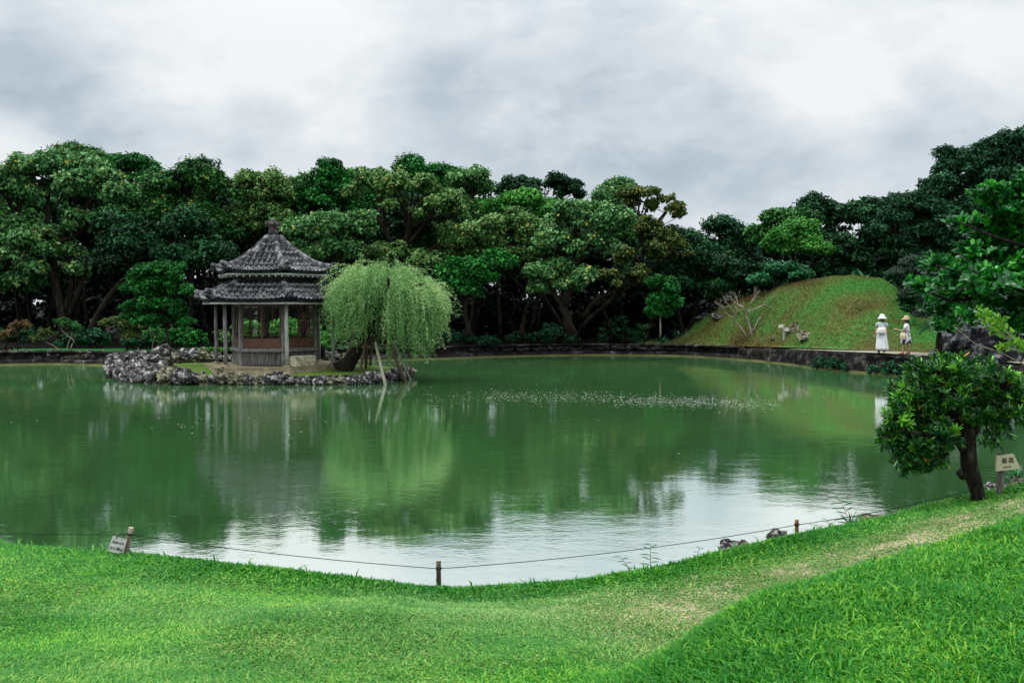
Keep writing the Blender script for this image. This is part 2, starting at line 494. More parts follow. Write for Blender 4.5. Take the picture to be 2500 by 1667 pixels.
# (x, y, ground height behind the edge)
OUT = [(-25.3, 49.3, .60), (-22.8, 50.0, .60), (-19.7, 48.9, .60), (-16, 50.2, .60), (-12, 51.8, .60), (-9, 53.0, .60), (-5.4, 54.2, .60),
       (-0.7, 57.3, .60), (4.5, 59.2, .60), (9.6, 58.2, .60), (12.3, 54.2, .64), (13.7, 50.3, .72), (14.4, 45.5, .84), (15.9, 42.2, .87),
       (17.3, 39.0, .87), (17.9, 35.5, .85), (17.9, 31.0, .8), (15.8, 25.0, .7), (13.2, 20.0, .6), (11.4, 16.5, .5), (10.5, 14.3, .3),
       (9.5, 11.0, -.6), (4.0, 9.0, -.6), (0, 8.0, -.6), (-6, 8.0, -.6), (-14, 9.0, -.6), (-24, 12, .2), (-34, 20, .5), (-39, 32, .6), (-36, 43, .6), (-31, 47.3, .6)]


def catmull(pts, n=6, closed=True):
    pts = [np.array(p, float) for p in pts]; out = []
    N = len(pts)
    for i in range(N if closed else N - 1):
        p0 = pts[(i - 1) % N] if closed or i > 0 else pts[i]
        p1 = pts[i]; p2 = pts[(i + 1) % N] if closed else pts[i + 1]
        p3 = pts[(i + 2) % N] if closed or i + 2 < N else pts[min(i + 1, N - 1)]
        for k in range(n):
            t = k / n
            out.append(.5 * ((2 * p1) + (-p0 + p2) * t + (2 * p0 - 5 * p1 + 4 * p2 - p3) * t * t + (-p0 + 3 * p1 - 3 * p2 + p3) * t ** 3))
    if not closed: out.append(pts[-1])
    return np.array(out)


SH = catmull(OUT, 6)
NS = len(SH)
nrm = np.zeros((NS, 2))
for i in range(NS):
    t = SH[(i + 1) % NS, :2] - SH[i - 1, :2]; t /= np.linalg.norm(t)
    n_ = np.array([-t[1], t[0]])
    if np.dot(n_, SH[i, :2] - CEN) < 0: n_ = -n_
    nrm[i] = n_


def outward(i, off):
    """point off metres outside the bank"""
    if off < 4: return SH[i, :2] + nrm[i] * off
    d = SH[i, :2] - CEN; d /= np.linalg.norm(d)
    return SH[i, :2] + nrm[i] * 4 + d * (off - 4)


offs = [0.12, .6, 1.5, 3, 6, 12, 25, 60, 200, 900, 3500]
V = []; Fc = []
for i in range(NS):
    for j, o_ in enumerate(offs):
        p = outward(i, o_); g = SH[i, 2]
        w = min(1, o_ / 30)
        z = g * (1 - w) + .62 * w
        if g < 0: z = g if o_ < 15 else -.6 + min(1, (o_ - 15) / 40) * 1.2
        V.append((p[0], p[1], z))
J = len(offs)
for i in range(NS):
    i2 = (i + 1) % NS
    for j in range(J - 1):
        Fc.append((i * J + j, i * J + j + 1, i2 * J + j + 1, i2 * J + j))
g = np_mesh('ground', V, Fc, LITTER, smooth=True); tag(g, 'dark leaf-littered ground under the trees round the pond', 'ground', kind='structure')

V = [(CEN[0], CEN[1], 0)]; Fc = []
for i in range(NS):
    p = outward(i, .9); V.append((p[0], p[1], 0.0))
for i in range(NS):
    Fc.append((0, 1 + i, 1 + (i + 1) % NS))
w_ = np_mesh('pond_water', V, Fc, WATER); tag(w_, 'still dark green pond water reflecting trees and pale sky', 'water', kind='structure')


def ribbon(name, i0, i1, o0, o1, dz, mat, label, nseg=4, bumpy=0.0):
    V = []; Fc = []
    idx = list(range(i0, i1 + 1))
    for a, i in enumerate(idx):
        for j in range(nseg + 1):
            o_ = o0 + (o1 - o0) * j / nseg
            p = outward(i % NS, o_)
            V.append((p[0], p[1], SH[i % NS, 2] + dz + bumpy * mnoise.noise(Vector((p[0] * .8, p[1] * .8, 0)))))
    for a in range(len(idx) - 1):
        for j in range(nseg):
            b0 = a * (nseg + 1) + j
            Fc.append((b0, b0 + 1, b0 + nseg + 2, b0 + nseg + 1))
    o = np_mesh(name, V, Fc, mat, smooth=True); tag(o, label, 'ground', kind='structure')
    return o


ribbon('lawn_strip', 0, 33, .45, 4.2, .03, STRIPM, 'bright green turf strip behind the left bank of the pond', 6, .03)
ribbon('path', 66, 98, .30, 2.7, .02, PATHM, 'pale gravel path on top of the right bank wall', 5, .01)


# retaining walls along the water
def wall(name, i0, i1, prof, label, amp=.05, sub=5):
    """prof: list of (offset outward, z, algae) ; z>=0.3 scales with the bank height"""
    pts = catmull([SH[i % NS] for i in range(i0, i1 + 1)], sub, closed=False)
    V = []; Fc = []
    M_ = len(pts)
    # dense profile
    dp = []
    for (a, b_) in zip(prof[:-1], prof[1:]):
        for k in range(3): dp.append((a[0] + (b_[0] - a[0]) * k / 3, a[1] + (b_[1] - a[1]) * k / 3))
    dp.append(prof[-1])
    for i in range(M_):
        t = pts[min(i + 1, M_ - 1)][:2] - pts[max(i - 1, 0)][:2]; t = t / np.linalg.norm(t)
        n_ = np.array([-t[1], t[0]])
        if np.dot(n_, pts[i][:2] - CEN) < 0: n_ = -n_
        for (o_, z) in dp:
            z2 = z * (pts[i][2] / .6)
            x, y = pts[i][:2] + n_ * o_
            q = Vector((x * 1.6, y * 1.6, z2 * 3.0))
            d = mnoise.fractal(q, 1.0, 2.1, 4) * amp
            c = mnoise.cell(Vector((x * .9, y * .9, round(z2 * 2.2)))) * amp * .8
            off = d + c
            V.append((x + n_[0] * off, y + n_[1] * off, z2 + (d * .9 if z2 > .3 else 0)))
    L = len(dp)
    for i in range(M_ - 1):
        for j in range(L - 1):
            Fc.append((i * L + j, i * L + j + 1, (i + 1) * L + j + 1, (i + 1) * L + j))
    o = np_mesh(name, V, Fc, WALLM, smooth=False); tag(o, label, 'wall')
    return o


WALLM, nt, b, out = new_mat('wall_stone')
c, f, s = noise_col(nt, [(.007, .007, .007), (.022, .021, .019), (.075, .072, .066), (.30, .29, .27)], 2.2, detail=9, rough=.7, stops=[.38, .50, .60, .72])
vor = nt.nodes.new('ShaderNodeTexVoronoi'); vor.feature = 'DISTANCE_TO_EDGE'; vor.inputs['Scale'].default_value = 2.6
nt.links.new(s, vor.inputs['Vector'])
vr = nt.nodes.new('ShaderNodeMapRange'); nt.links.new(vor.outputs['Distance'], vr.inputs[0]); vr.inputs[2].default_value = .07; vr.inputs[3].default_value = .25; vr.inputs[4].default_value = 1
mx = nt.nodes.new('ShaderNodeMix'); mx.data_type = 'RGBA'; mx.blend_type = 'MULTIPLY'; mx.inputs['Factor'].default_value = .8
nt.links.new(c, mx.inputs['A']); nt.links.new(vr.outputs[0], mx.inputs['B'])
geo = nt.nodes.new('ShaderNodeNewGeometry'); sp = nt.nodes.new('ShaderNodeSeparateXYZ'); nt.links.new(geo.outputs['Position'], sp.inputs[0])
al = nt.nodes.new('ShaderNodeMapRange'); nt.links.new(sp.outputs[2], al.inputs[0])
al.inputs[1].default_value = .09; al.inputs[2].default_value = .04; al.inputs[3].default_value = 0; al.inputs[4].default_value = 1
mx2 = nt.nodes.new('ShaderNodeMix'); mx2.data_type = 'RGBA'
nt.links.new(al.outputs[0], mx2.inputs['Factor']); nt.links.new(mx.outputs['Result'], mx2.inputs['A']); mx2.inputs['B'].default_value = (.20, .19, .075, 1)
nt.links.new(mx2.outputs['Result'], b.inputs['Base Color']); b.inputs['Roughness'].default_value = .95; b.inputs['Specular IOR Level'].default_value = .08
bump(nt, b, f, .8, .08)

LEDGE = [(0, -.4), (0, .03), (.02, .20), (.32, .25), (.38, .30), (.42, .62), (.55, .68), (.95, .60)]
PLAIN = [(0, -.4), (.0, .05), (.03, .45), (.05, .565), (.12, .585), (.34, .585), (.45, .50)]
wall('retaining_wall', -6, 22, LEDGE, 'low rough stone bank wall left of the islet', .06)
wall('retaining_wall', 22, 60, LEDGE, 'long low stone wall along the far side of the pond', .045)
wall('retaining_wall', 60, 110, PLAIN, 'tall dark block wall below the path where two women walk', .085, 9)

# ------------------------------------------------------------------ hill
def vnoise(x, y, s, seed=0):
    """cheap vectorised value noise"""
    g = np.random.default_rng(seed).random((64, 64))
    fx = (x * s) % 64; fy = (y * s) % 64
    i = fx.astype(int) % 64; j = fy.astype(int) % 64; u = fx - np.floor(fx); v = fy - np.floor(fy)
    u = u * u * (3 - 2 * u); v = v * v * (3 - 2 * v); i2 = (i + 1) % 64; j2 = (j + 1) % 64
    return g[i, j] * (1 - u) * (1 - v) + g[i2, j] * u * (1 - v) + g[i, j2] * (1 - u) * v + g[i2, j2] * u * v


HILLG = leaf_mat('hill_turf_blades', (.095, .055, .022), (.075, .30, .055), (.155, .19, .05), transl=.2, spec=.05)
HP = [1560, 1626, 1700, 1800, 1900, 1985, 2030, 2075, 2150, 2180, 2210, 2245, 2300, 2400, 2520]
HS = [850, 845, 787, 735, 705, 682, 677, 675, 683, 700, 733, 765, 792, 815, 835]          # skyline of the mound
HR = [66, 64.5, 63, 60, 57.5, 56, 55.2, 54.6, 53.4, 52.6, 51.6, 50.2, 48.5, 46.5, 45]     # distance of its ridge
HF = [61.0, 60.2, 58.5, 56.0, 52.6, 49.4, 47.8, 46.6, 45.2, 44.8, 44.4, 43.8, 42.6, 41.5, 41]   # distance of its foot
HG = [.6, .6, .62, .65, .74, .82, .85, .87, .88, .88, .88, .88, .87, .86, .86]


def hill_z(x, y):
    px = 1250 + F * x / y
    sk = np.interp(px, HP, HS); r_ = np.interp(px, HP, HR); f_ = np.interp(px, HP, HF); g_ = np.interp(px, HP, HG)
    zr = H - slope(sk) * r_; h = max(0.0, zr - g_)
    if y <= r_:
        t = (y - f_) / (r_ - f_); t = min(1, max(-.2, t))
        # convex slope that rolls over at the crest
        c = 0 if t < 0 else (t * .25 + .75 * math.sin(min(1, t) * math.pi / 2) ** 1.15)
    else:
        c = max(0.0, 1 - ((y - r_) / 7) ** 2)
    z = g_ + .02 + h * c
    q = min(1, h) * min(1, max(0, (y - f_) / 1.5))
    return z + q * (.10 * mnoise.fractal(Vector((x * .35, y * .35, 4)), 1, 2, 4) + .03 * mnoise.noise(Vector((x * 1.7, y * 1.7, 0))))


V = []; Fc = []
pxs = list(range(1560, 2521, 10)); NT = 34
for px in pxs:
    f_ = float(np.interp(px, HP, HF)) - .25; r_ = float(np.interp(px, HP, HR))
    for j in range(NT + 10):
        y = f_ + (r_ - f_) * j / NT if j <= NT else r_ + (j - NT) * .7
        x = (px - 1250) / F * y
        V.append((x, y, hill_z(x, y)))
n_y = NT + 10
for i in range(len(pxs) - 1):
    for j in range(n_y - 1):
        Fc.append((i * n_y + j, (i + 1) * n_y + j, (i + 1) * n_y + j + 1, i * n_y + j + 1))
o = np_mesh('hill', V, Fc, HILLM, smooth=True); tag(o, 'grassy mound with brown patches behind the path', 'hill', kind='structure')


n = 70000
px_ = 1570 + RNG.random(n) * 940; t_ = RNG.random(n) ** .9
hr_ = np.interp(px_, HP, HR); hf_ = np.interp(px_, HP, HF)
y_ = hf_ + .1 + (hr_ + .6 - hf_) * t_; x_ = (px_ - 1250) / F * y_
z_ = np.array([hill_z(a, b_) for a, b_ in zip(x_, y_)])
V, Fq, k = leaf_geo(np.stack([x_, y_, z_ - .02], 1), unit(np.stack([RNG.normal(size=n), RNG.normal(size=n) - 1.0, RNG.normal(size=n) * .3 + .6], 1)), unit(np.stack([RNG.normal(size=n) * .8, RNG.normal(size=n) * .8, np.ones(n)], 1)), .06 + .10 * RNG.random(n), .05)
hv = .60 * vnoise(x_, y_, .42, 31) + .28 * vnoise(x_, y_, 1.1, 32) + .12 * RNG.random(n)
hv = hv * 1.25 - .10 - .38 * np.clip((t_ - .62) * 3.5, 0, 1) * np.clip((2040 - px_) / 120, 0, 1) - .25 * np.exp(-((px_ - 1850) / 60) ** 2) * np.clip(1 - t_ * 2.2, 0, 1)
hv = np.clip(hv + .10 * np.clip((px_ - 1950) / 150, 0, 1), 0, 1)
keep_ = RNG.random(n) < .95
keep4 = np.repeat(keep_, 4); remap = np.cumsum(keep4) - 1
o = np_mesh('hill_grass', V[keep4], remap[Fq[keep_]], HILLG, attr={'v': np.repeat(hv[keep_], 4)}); tag(o, 'short tufty turf covering the mound', 'grass', kind='stuff')


def hill_depth(px, py):
    """distance at which the mound is met in that direction"""
    f_ = float(np.interp(px, HP, HF)); r_ = float(np.interp(px, HP, HR))
    d = f_ - .2
    while d < r_:
        p = P(px, py, d)
        if p.z <= hill_z(p.x, p.y): return d
        d += .1
    return r_ - .2

# ------------------------------------------------------------------ near lawn
EDGE = [(-6000, 1330, .3, 14), (-1500, 1325, .45, None), (0, 1331, .45, None), (298, 1352, .43, None), (531, 1377, .40, None), (850, 1414, .36, None), (1063, 1437, .34, None),
        (1222, 1430, .35, None), (1414, 1416, .37, None), (1595, 1387, .42, None), (1701, 1366, .46, None), (1828, 1337, .52, None), (1945, 1312, .58, None),
        (2126, 1275, .70, None), (2232, 1246, .78, None), (2392, 1208, .93, None), (2500, 1183, 1.02, None), (2800, 1150, 1.1, None), (3400, 1120, 1.1, None), (9000, 1110, 1.1, None)]
E_px = [e_[0] for e_ in EDGE]
E_z = [e_[2] for e_ in EDGE]
E_d = [min(14, (H - e_[2]) / slope(e_[1])) for e_ in EDGE]
C_px = [1500, 1800, 1967, 2126, 2339, 2500, 2900, 4000]
C_py = [1560, 1478, 1435, 1382, 1318, 1265, 1180, 1100]
C_d = [4.6, 4.9, 5.1, 5.4, 5.8, 6.2, 6.8, 7.2]
C_z = [H - d_ * slope(p_) for d_, p_ in zip(C_d, C_py)]


def lawn_raw(x, y):
    px = 1250 + F * (x / max(y, 2.5))
    dE = np.interp(px, E_px, E_d); zE = np.interp(px, E_px, E_z)
    tail_d = [dE, dE + .12, dE + .35, dE + .9, dE + 3]; tail_z = [zE, zE - .08, zE - .42, -.35, -.8]
    zl = np.interp(y, [-8, 0, 3, 5, 7, dE - .6] + tail_d, [1.42, 1.40, 1.20, .95, .70, zE + .05] + tail_z)
    w = np.clip((px - 1330) / 560, 0, 1); w = w * w * (3 - 2 * w)
    if w > 0:
        dC = np.interp(px, C_px, C_d); zC = np.interp(px, C_px, C_z)
        zr = np.interp(y, [-8, 0, dC * .6, dC * .9, dC, dC + .35, dC + 1.0, dE - .8] + tail_d,
                       [1.45, 1.44, zC - .03 + .03, zC + .02, zC, zC - .12, min(zC - .3, zE + .12), zE + .04] + tail_z)
        zl = zl * (1 - w) + zr * w
    return zl


GX = np.arange(-15, 15.01, .1); GY = np.arange(-7, 15.01, .1)
LZ = np.array([[lawn_raw(x, y) for y in GY] for x in GX])
for _ in range(2):
    q = LZ.copy(); q[1:-1, 1:-1] = (LZ[1:-1, 1:-1] * 2 + LZ[2:, 1:-1] + LZ[:-2, 1:-1] + LZ[1:-1, 2:] + LZ[1:-1, :-2]) / 6
    LZ = q
for i, x in enumerate(GX):
    for j, y in enumerate(GY):
        LZ[i, j] += .028 * mnoise.fractal(Vector((x * .9, y * .9, 1.5)), 1, 2, 4)


def lawn_z(x, y):
    fx = np.clip((np.asarray(x) - GX[0]) / .1, 0, len(GX) - 1.001); fy = np.clip((np.asarray(y) - GY[0]) / .1, 0, len(GY) - 1.001)
    i = fx.astype(int); j = fy.astype(int); u = fx - i; v = fy - j
    return LZ[i, j] * (1 - u) * (1 - v) + LZ[i + 1, j] * u * (1 - v) + LZ[i, j + 1] * (1 - u) * v + LZ[i + 1, j + 1] * u * v


XX, YY = np.meshgrid(GX, GY, indexing='ij')
V = np.stack([XX.ravel(), YY.ravel(), LZ.ravel()], axis=1)
ny = len(GY); I, Jx = np.meshgrid(np.arange(len(GX) - 1), np.arange(ny - 1), indexing='ij')
b0 = (I * ny + Jx).ravel()
Fq = np.stack([b0, b0 + ny, b0 + ny + 1, b0 + 1], axis=1)
o = np_mesh('lawn', V, Fq, SOIL, smooth=True); tag(o, 'sloping lawn in the foreground with a worn trodden track', 'ground', kind='structure')

# grass blades
GRASS, nt, b, out = new_mat('grass_blades')
at = nt.nodes.new('ShaderNodeAttribute'); at.attribute_name = 'v'
at2 = nt.nodes.new('ShaderNodeAttribute'); at2.attribute_name = 'dry'
r = nt.nodes.new('ShaderNodeValToRGB'); nt.links.new(at.outputs['Fac'], r.inputs[0])
r.color_ramp.elements[0].position = 0; r.color_ramp.elements[0].color = (.008, .13, .008, 1)
r.color_ramp.elements[1].position = 1; r.color_ramp.elements[1].color = (.30, .60, .04, 1)
e = r.color_ramp.elements.new(.5); e.color = (.028, .27, .012, 1)
r2 = nt.nodes.new('ShaderNodeValToRGB'); nt.links.new(at.outputs['Fac'], r2.inputs[0])
r2.color_ramp.elements[0].position = 0; r2.color_ramp.elements[0].color = (.05, .20, .035, 1)
r2.color_ramp.elements[1].position = 1; r2.color_ramp.elements[1].color = (.60, .60, .25, 1)
e = r2.color_ramp.elements.new(.55); e.color = (.17, .40, .09, 1)
mxg = nt.nodes.new('ShaderNodeMix'); mxg.data_type = 'RGBA'
nt.links.new(at2.outputs['Fac'], mxg.inputs['Factor']); nt.links.new(r.outputs[0], mxg.inputs['A']); nt.links.new(r2.outputs[0], mxg.inputs['B'])
nt.links.new(mxg.outputs['Result'], b.inputs['Base Color']); b.inputs['Roughness'].default_value = .5; b.inputs['Specular IOR Level'].default_value = .3
t = nt.nodes.new('ShaderNodeBsdfTranslucent'); nt.links.new(mxg.outputs['Result'], t.inputs[0])
ms = nt.nodes.new('ShaderNodeMixShader'); ms.inputs[0].default_value = .3
nt.links.new(b.outputs[0], ms.inputs[1]); nt.links.new(t.outputs[0], ms.inputs[2]); nt.links.new(ms.outputs[0], out.inputs[0])


NB = 800000
# more blades near the camera where they show larger
yy = 3.4 + (RNG.random(NB)) ** 1.15 * 7.6
xx = (RNG.random(NB) * 2 - 1) * (yy * .56 + .4)
px_ = 1250 + F * xx / yy
dE_ = np.interp(px_, E_px, E_d)
dC_ = np.interp(px_, C_px, C_d)
ok = yy < dE_ + .10
nA = vnoise(xx, yy, 2.2, 21) * .6 + vnoise(xx, yy, 6.5, 22) * .4
mound = np.clip((px_ - 1000 + 900 * (nA - .5)) / 700, 0, 1) * np.clip((np.interp(px_, [600, 1100, 1350, 1600, 1750, 1850], [4.6, 5.3, 5.7, 5.8, 5.4, 5.15]) * (px_ < 1850) + (dC_ + .25) * (px_ >= 1850) - yy) / (.3 + .9 * np.clip((1850 - px_) / 300, 0, 1)) + .5, 0, 1)
edge = np.clip(1 - (dE_ - yy) / (.75 + .9 * np.clip((900 - px_) / 900, 0, 1)), 0, 1) ** .7
nz = vnoise(xx, yy, 1.1, 3) * .6 + vnoise(xx, yy, 3.1, 4) * .4
nz2 = vnoise(xx, yy, 6.0, 5)
# the trodden track: from bottom middle towards the far right between mound and bank
trk = np.exp(-((yy - (dE_ - 1.55 - .25 * np.sin(xx))) / .75) ** 2) * np.clip((px_ - 900) / 500, 0, 1) * (1 - mound)
short = np.clip(1 - mound - edge, 0, 1)
hgt = .023 + .015 * mound + .036 * edge + .008 * nz
hgt *= (1 - .45 * trk)
near_left = np.clip((5.6 - yy) / 1.6, 0, 1) * np.clip((1500 - px_) / 700, 0, 1)
hgt += .006 * near_left
midp = np.exp(-((px_ - 1250) / 520) ** 2) * np.clip((yy - 5.2) / 1.5, 0, 1)
dry = np.clip(.20 * short + .34 * midp * short + .75 * (nz - .5) + .6 * trk - .25 * mound - .12 * edge, .02, 1)
keepb = ok & (RNG.random(NB) < 1 - .80 * trk * np.clip((nz2 * .5 + nz * .5 - .36) * 4.5, 0, 1) * np.clip((px_ - 1300) / 500, .25, 1)) & (RNG.random(NB) < np.clip(.62 + .38 * (mound + edge), 0, 1))
xx, yy, hgt, dry, edge, mound, nz = [a[keepb] for a in (xx, yy, hgt, dry, edge, mound, nz)]
n = len(xx)
zz = lawn_z(xx, yy) - .004
hgt = hgt * (RNG.random(n) * .75 + .55)
tall = RNG.random(n) < .004 + .010 * (mound + edge); hgt[tall] *= 1.9
ang = RNG.random(n) * 2 * np.pi
comb_ = RNG.random(n) < .5 * (1 - mound)
ang = np.where(comb_, 6.0 * vnoise(xx, yy, .8, 41) + RNG.normal(size=n) * .5, ang)
lean = RNG.random(n) * 1.0 + .2 + .35 * (1 - np.clip(mound + edge, 0, 1))
wdt = (.0035 + .0025 * RNG.random(n)) * (1 + .30 * np.clip(mound + edge, 0, 1)) * np.clip(yy / 6, .8, 1.5)
side = ang + np.pi / 2 + (RNG.random(n) - .5) * 1.4
Lx, Ly = np.cos(ang), np.sin(ang); Sx, Sy = np.cos(side) * wdt, np.sin(side) * wdt
B = np.stack([xx, yy, zz], 1)
S = np.stack([Sx, Sy, np.zeros(n)], 1)
M1 = B + np.stack([Lx * hgt * lean * .35, Ly * hgt * lean * .35, hgt * .6], 1)
T1 = B + np.stack([Lx * hgt * lean, Ly * hgt * lean, hgt * (1.0 - .28 * lean)], 1)
V = np.stack([B - S, B + S, M1 + S * .8, M1 - S * .8, T1], 1).reshape(-1, 3)
bb = (np.arange(n) * 5)[:, None]
Fq = np.concatenate([bb + np.array([[0, 1, 2]]), bb + np.array([[0, 2, 3]]), bb + np.array([[3, 2, 4]])])
vv = np.clip(RNG.random(n) ** 1.25 * .66 + .34 * (vnoise(xx, yy, 1.3, 9) * .5 + vnoise(xx, yy, 4.5, 10) * .5) * 1.3 - .12 * edge, 0, 1)
o = np_mesh('grass', V, Fq, GRASS, attr={'v': np.repeat(vv, 5), 'dry': np.repeat(np.clip(dry * (.6 + .8 * RNG.random(n)), 0, 1), 5)})
tag(o, 'short green and straw-coloured grass of the foreground lawn', 'grass', kind='stuff')

# ------------------------------------------------------------------ islet
ISL = [(-16.2, 41.4), (-15.5, 39.3), (-14.1, 37.6), (-12, 36.9), (-9.5, 36.8), (-7.2, 36.9), (-5.7, 37.7), (-4.8, 38.9), (-4.3, 40.3), (-4.7, 42.2), (-6.6, 44.0), (-10, 45.0), (-14, 45.0), (-15.8, 43.6)]
IS = catmull([(*p, 0) for p in ISL], 6)[:, :2]
ic = np.array([-10.3, 40.9])
prof = [(1.05, -.4), (1.0, .02), (.985, .24), (.96, .32), (.9, .36), (.75, .42), (.5, .47), (.25, .49), (0.02, .50)]
V = []; Fc = []
for i in range(len(IS)):
    for (k_, z) in prof:
        p = ic + (IS[i] - ic) * k_
        V.append((p[0], p[1], z + (.025 * mnoise.noise(Vector((p[0], p[1], 0))) if z > .1 else 0)))
L = len(prof)
for i in range(len(IS)):
    i2 = (i + 1) % len(IS)
    for j in range(L - 1): Fc.append((i * L + j, i * L + j + 1, i2 * L + j + 1, i2 * L + j))
o = np_mesh('islet_ground', V, Fc, [ISLM, ROCKD], smooth=True)
for k_, pl_ in enumerate(o.data.polygons):
    if k_ % (L - 1) < 3: pl_.material_index = 1
tag(o, 'low grassy islet carrying the pavilion and willow', 'ground', kind='structure')


# ------------------------------------------------------------------ rocks
def rock_mesh(seed, sub=4, pit=.30):
    bm = bmesh.new(); bmesh.ops.create_icosphere(bm, subdivisions=sub, radius=1)
    o = Vector((seed * 7.3, seed * 3.1, seed * 1.7))
    for v in bm.verts:
        p = v.co.copy()
        d = 1 + .38 * mnoise.noise(p * .9 + o) + pit * mnoise.fractal(p * 1.7 + o, .8, 2.1, 4) - .16 * max(0, .5 - mnoise.voronoi(p * 2.4 + o)[0][0]) * 2
        v.co = p * max(.35, d)
    bm.normal_update()
    me = bpy.data.meshes.new('rock'); bm.to_mesh(me); bm.free()
    return me


ROCKS = [rock_mesh(s_) for s_ in range(1, 9)]
for me in ROCKS: me.materials.append(ROCK)
ROCKSM = [me.copy() for me in ROCKS[:4]]
for me in ROCKSM: me.materials.clear(); me.materials.append(ROCKM)
ROCKSY = [me.copy() for me in ROCKS[:3]]
for me in ROCKSY: me.materials.clear(); me.materials.append(ROCKY)
rk = random.Random(5)


def rock(p, size, label, group=None, me=None, name='rock'):
    o = bpy.data.objects.new(name, me or rk.choice(ROCKS)); sc.collection.objects.link(o)
    o.location = p; o.scale = (size[0] / 2, size[1] / 2, size[2] / 2)
    o.rotation_euler = (rk.uniform(-.3, .3), rk.uniform(-.3, .3), rk.uniform(0, 6.3))
    return tag(o, label, 'rock', group)


def rock_px(px, base_py, w, h, d, label, group=None, me=None, name='rock'):
    if group == G1: h *= .82
    if me is None and rk.random() < .25: me = rk.choice(ROCKSY)
    w *= rk.uniform(.85, 1.2)
    c = P(px, base_py - h / 2, d); s_ = d / F
    return rock(c, (w * s_ * 1.1, w * s_ * .95, h * s_ * 1.12), label, group, me, name)


G1 = 'pitted coral rocks edging the front of the islet'
for (px, by, w, h) in [(470, 934, 44, 28), (497, 938, 36, 33), (520, 936, 32, 28), (541, 938, 40, 45), (566, 938, 26, 32), (588, 940, 30, 32), (608, 940, 32, 32), (632, 944, 28, 30),
                       (655, 940, 34, 32), (680, 941, 40, 38), (706, 940, 30, 28), (728, 941, 26, 24), (750, 942, 34, 24), (782, 941, 44, 28), (810, 940, 28, 24), (836, 940, 34, 25), (862, 939, 32, 30),
                       (884, 938, 24, 24)]:
    me = rk.choice(ROCKSY) if 530 < px < 640 and rk.random() < .6 else None
    rock_px(px, by, w, h, 36.9, 'grey pitted coral rock in the row along the front edge of the islet', G1, me)
G1b = 'coral rocks at the right end of the islet'
for (px, by, w, h, d) in [(902, 937, 34, 28, 37.3), (925, 935, 34, 30, 37.8), (950, 932, 34, 30, 38.4), (972, 929, 30, 28, 39), (990, 925, 30, 26, 39.9), (1000, 918, 26, 22, 41)]:
    rock_px(px, by, w, h, d, 'shaded rock at the right end of the islet beside the willow props', G1b)
G2 = 'jagged rocks heaped at the left end of the islet'
for (px, by, w, h, d) in [(275, 925, 44, 50, 40.6), (292, 900, 46, 34, 41.2), (300, 935, 48, 40, 39.4), (318, 905, 50, 40, 40.2), (325, 936, 42, 38, 38.6), (338, 912, 46, 34, 39.6), (350, 938, 44, 44, 38),
                          (366, 918, 40, 30, 38.6), (374, 938, 42, 46, 37.4), (392, 925, 46, 40, 37.7), (404, 940, 40, 40, 37), (420, 932, 42, 36, 37.1), (442, 938, 38, 38, 36.9), (452, 922, 30, 22, 37.4),
                          (312, 886, 34, 24, 42.5), (285, 884, 36, 22, 43)]:
    rock_px(px, by, w, h, d, 'jagged grey rock in the heap at the left tip of the islet', G2)
for i in range(len(IS)):
    p_ = ic + (IS[i] - ic) * 1.0
    if p_[0] < -13.6 and i % 2 == 0 and p_[1] < 43.5:
        rock((p_[0], p_[1], rk.uniform(.05, .16)), (rk.uniform(.45, .7), rk.uniform(.4, .6), rk.uniform(.4, .65)), 'jagged grey rock in the heap at the left tip of the islet', G2)
rock_px(395, 894, 40, 32, 39.3, 'lower block of the upright stacked rock beside the left islet tree', None, ROCKS[2])
rock_px(396, 872, 36, 28, 39.3, 'pale upper block of the upright stacked rock beside the left islet tree', None, ROCKS[5])
G3 = 'rocks edging the back of the islet'
for (px, by, w, h, d) in [(330, 884, 34, 24, 44), (352, 884, 26, 20, 44.3), (370, 882, 26, 18, 44.5), (432, 884, 26, 20, 44.6), (450, 882, 34, 26, 44.8), (470, 880, 30, 20, 44.8), (492, 880, 32, 28, 44.9), (512, 881, 26, 16, 44.9),
                          (535, 881, 26, 14, 44.9), (556, 881, 22, 14, 44.9), (575, 881, 26, 16, 44.8), (598, 881, 26, 16, 44.8), (800, 880, 26, 20, 44), (822, 878, 24, 18, 43.6), (846, 880, 26, 18, 43.2), (345, 880, 30, 26, 45), (380, 882, 26, 22, 45), (412, 882, 30, 24, 45), (440, 880, 30, 22, 45.4), (480, 876, 36, 24, 45.6), (525, 878, 30, 18, 45.4)]:
    rock_px(px, by, w, h, d, 'low grey rock in the row along the back edge of the islet', G3)
G4 = 'rocks capping the left bank wall'
for i in range(0, 24):
    px = -10 + i * 13 + rk.uniform(-4, 4)
    d = np.interp(px, [0, 140, 265, 330], [50, 50.6, 49.6, 50])
    rock_px(px, 878 + rk.uniform(-3, 2), rk.uniform(16, 26), rk.uniform(12, 22), float(d), 'small rough stone in the row capping the left bank wall', G4)
G5 = 'stones capping the far bank wall'
for i in range(0, 34):
    px = 1010 + i * 19.5 + rk.uniform(-6, 6)
    d = np.interp(px, [1010, 1220, 1435, 1650], [54.8, 57.9, 59.8, 58.8])
    yb = np.interp(px, [1010, 1220, 1435, 1650], [862, 857, 853, 854])
    rock_px(px, float(yb) + 1, rk.uniform(16, 26), rk.uniform(8, 12), float(d), 'dark block in the row capping the far bank wall', G5, rk.choice(ROCKSM))
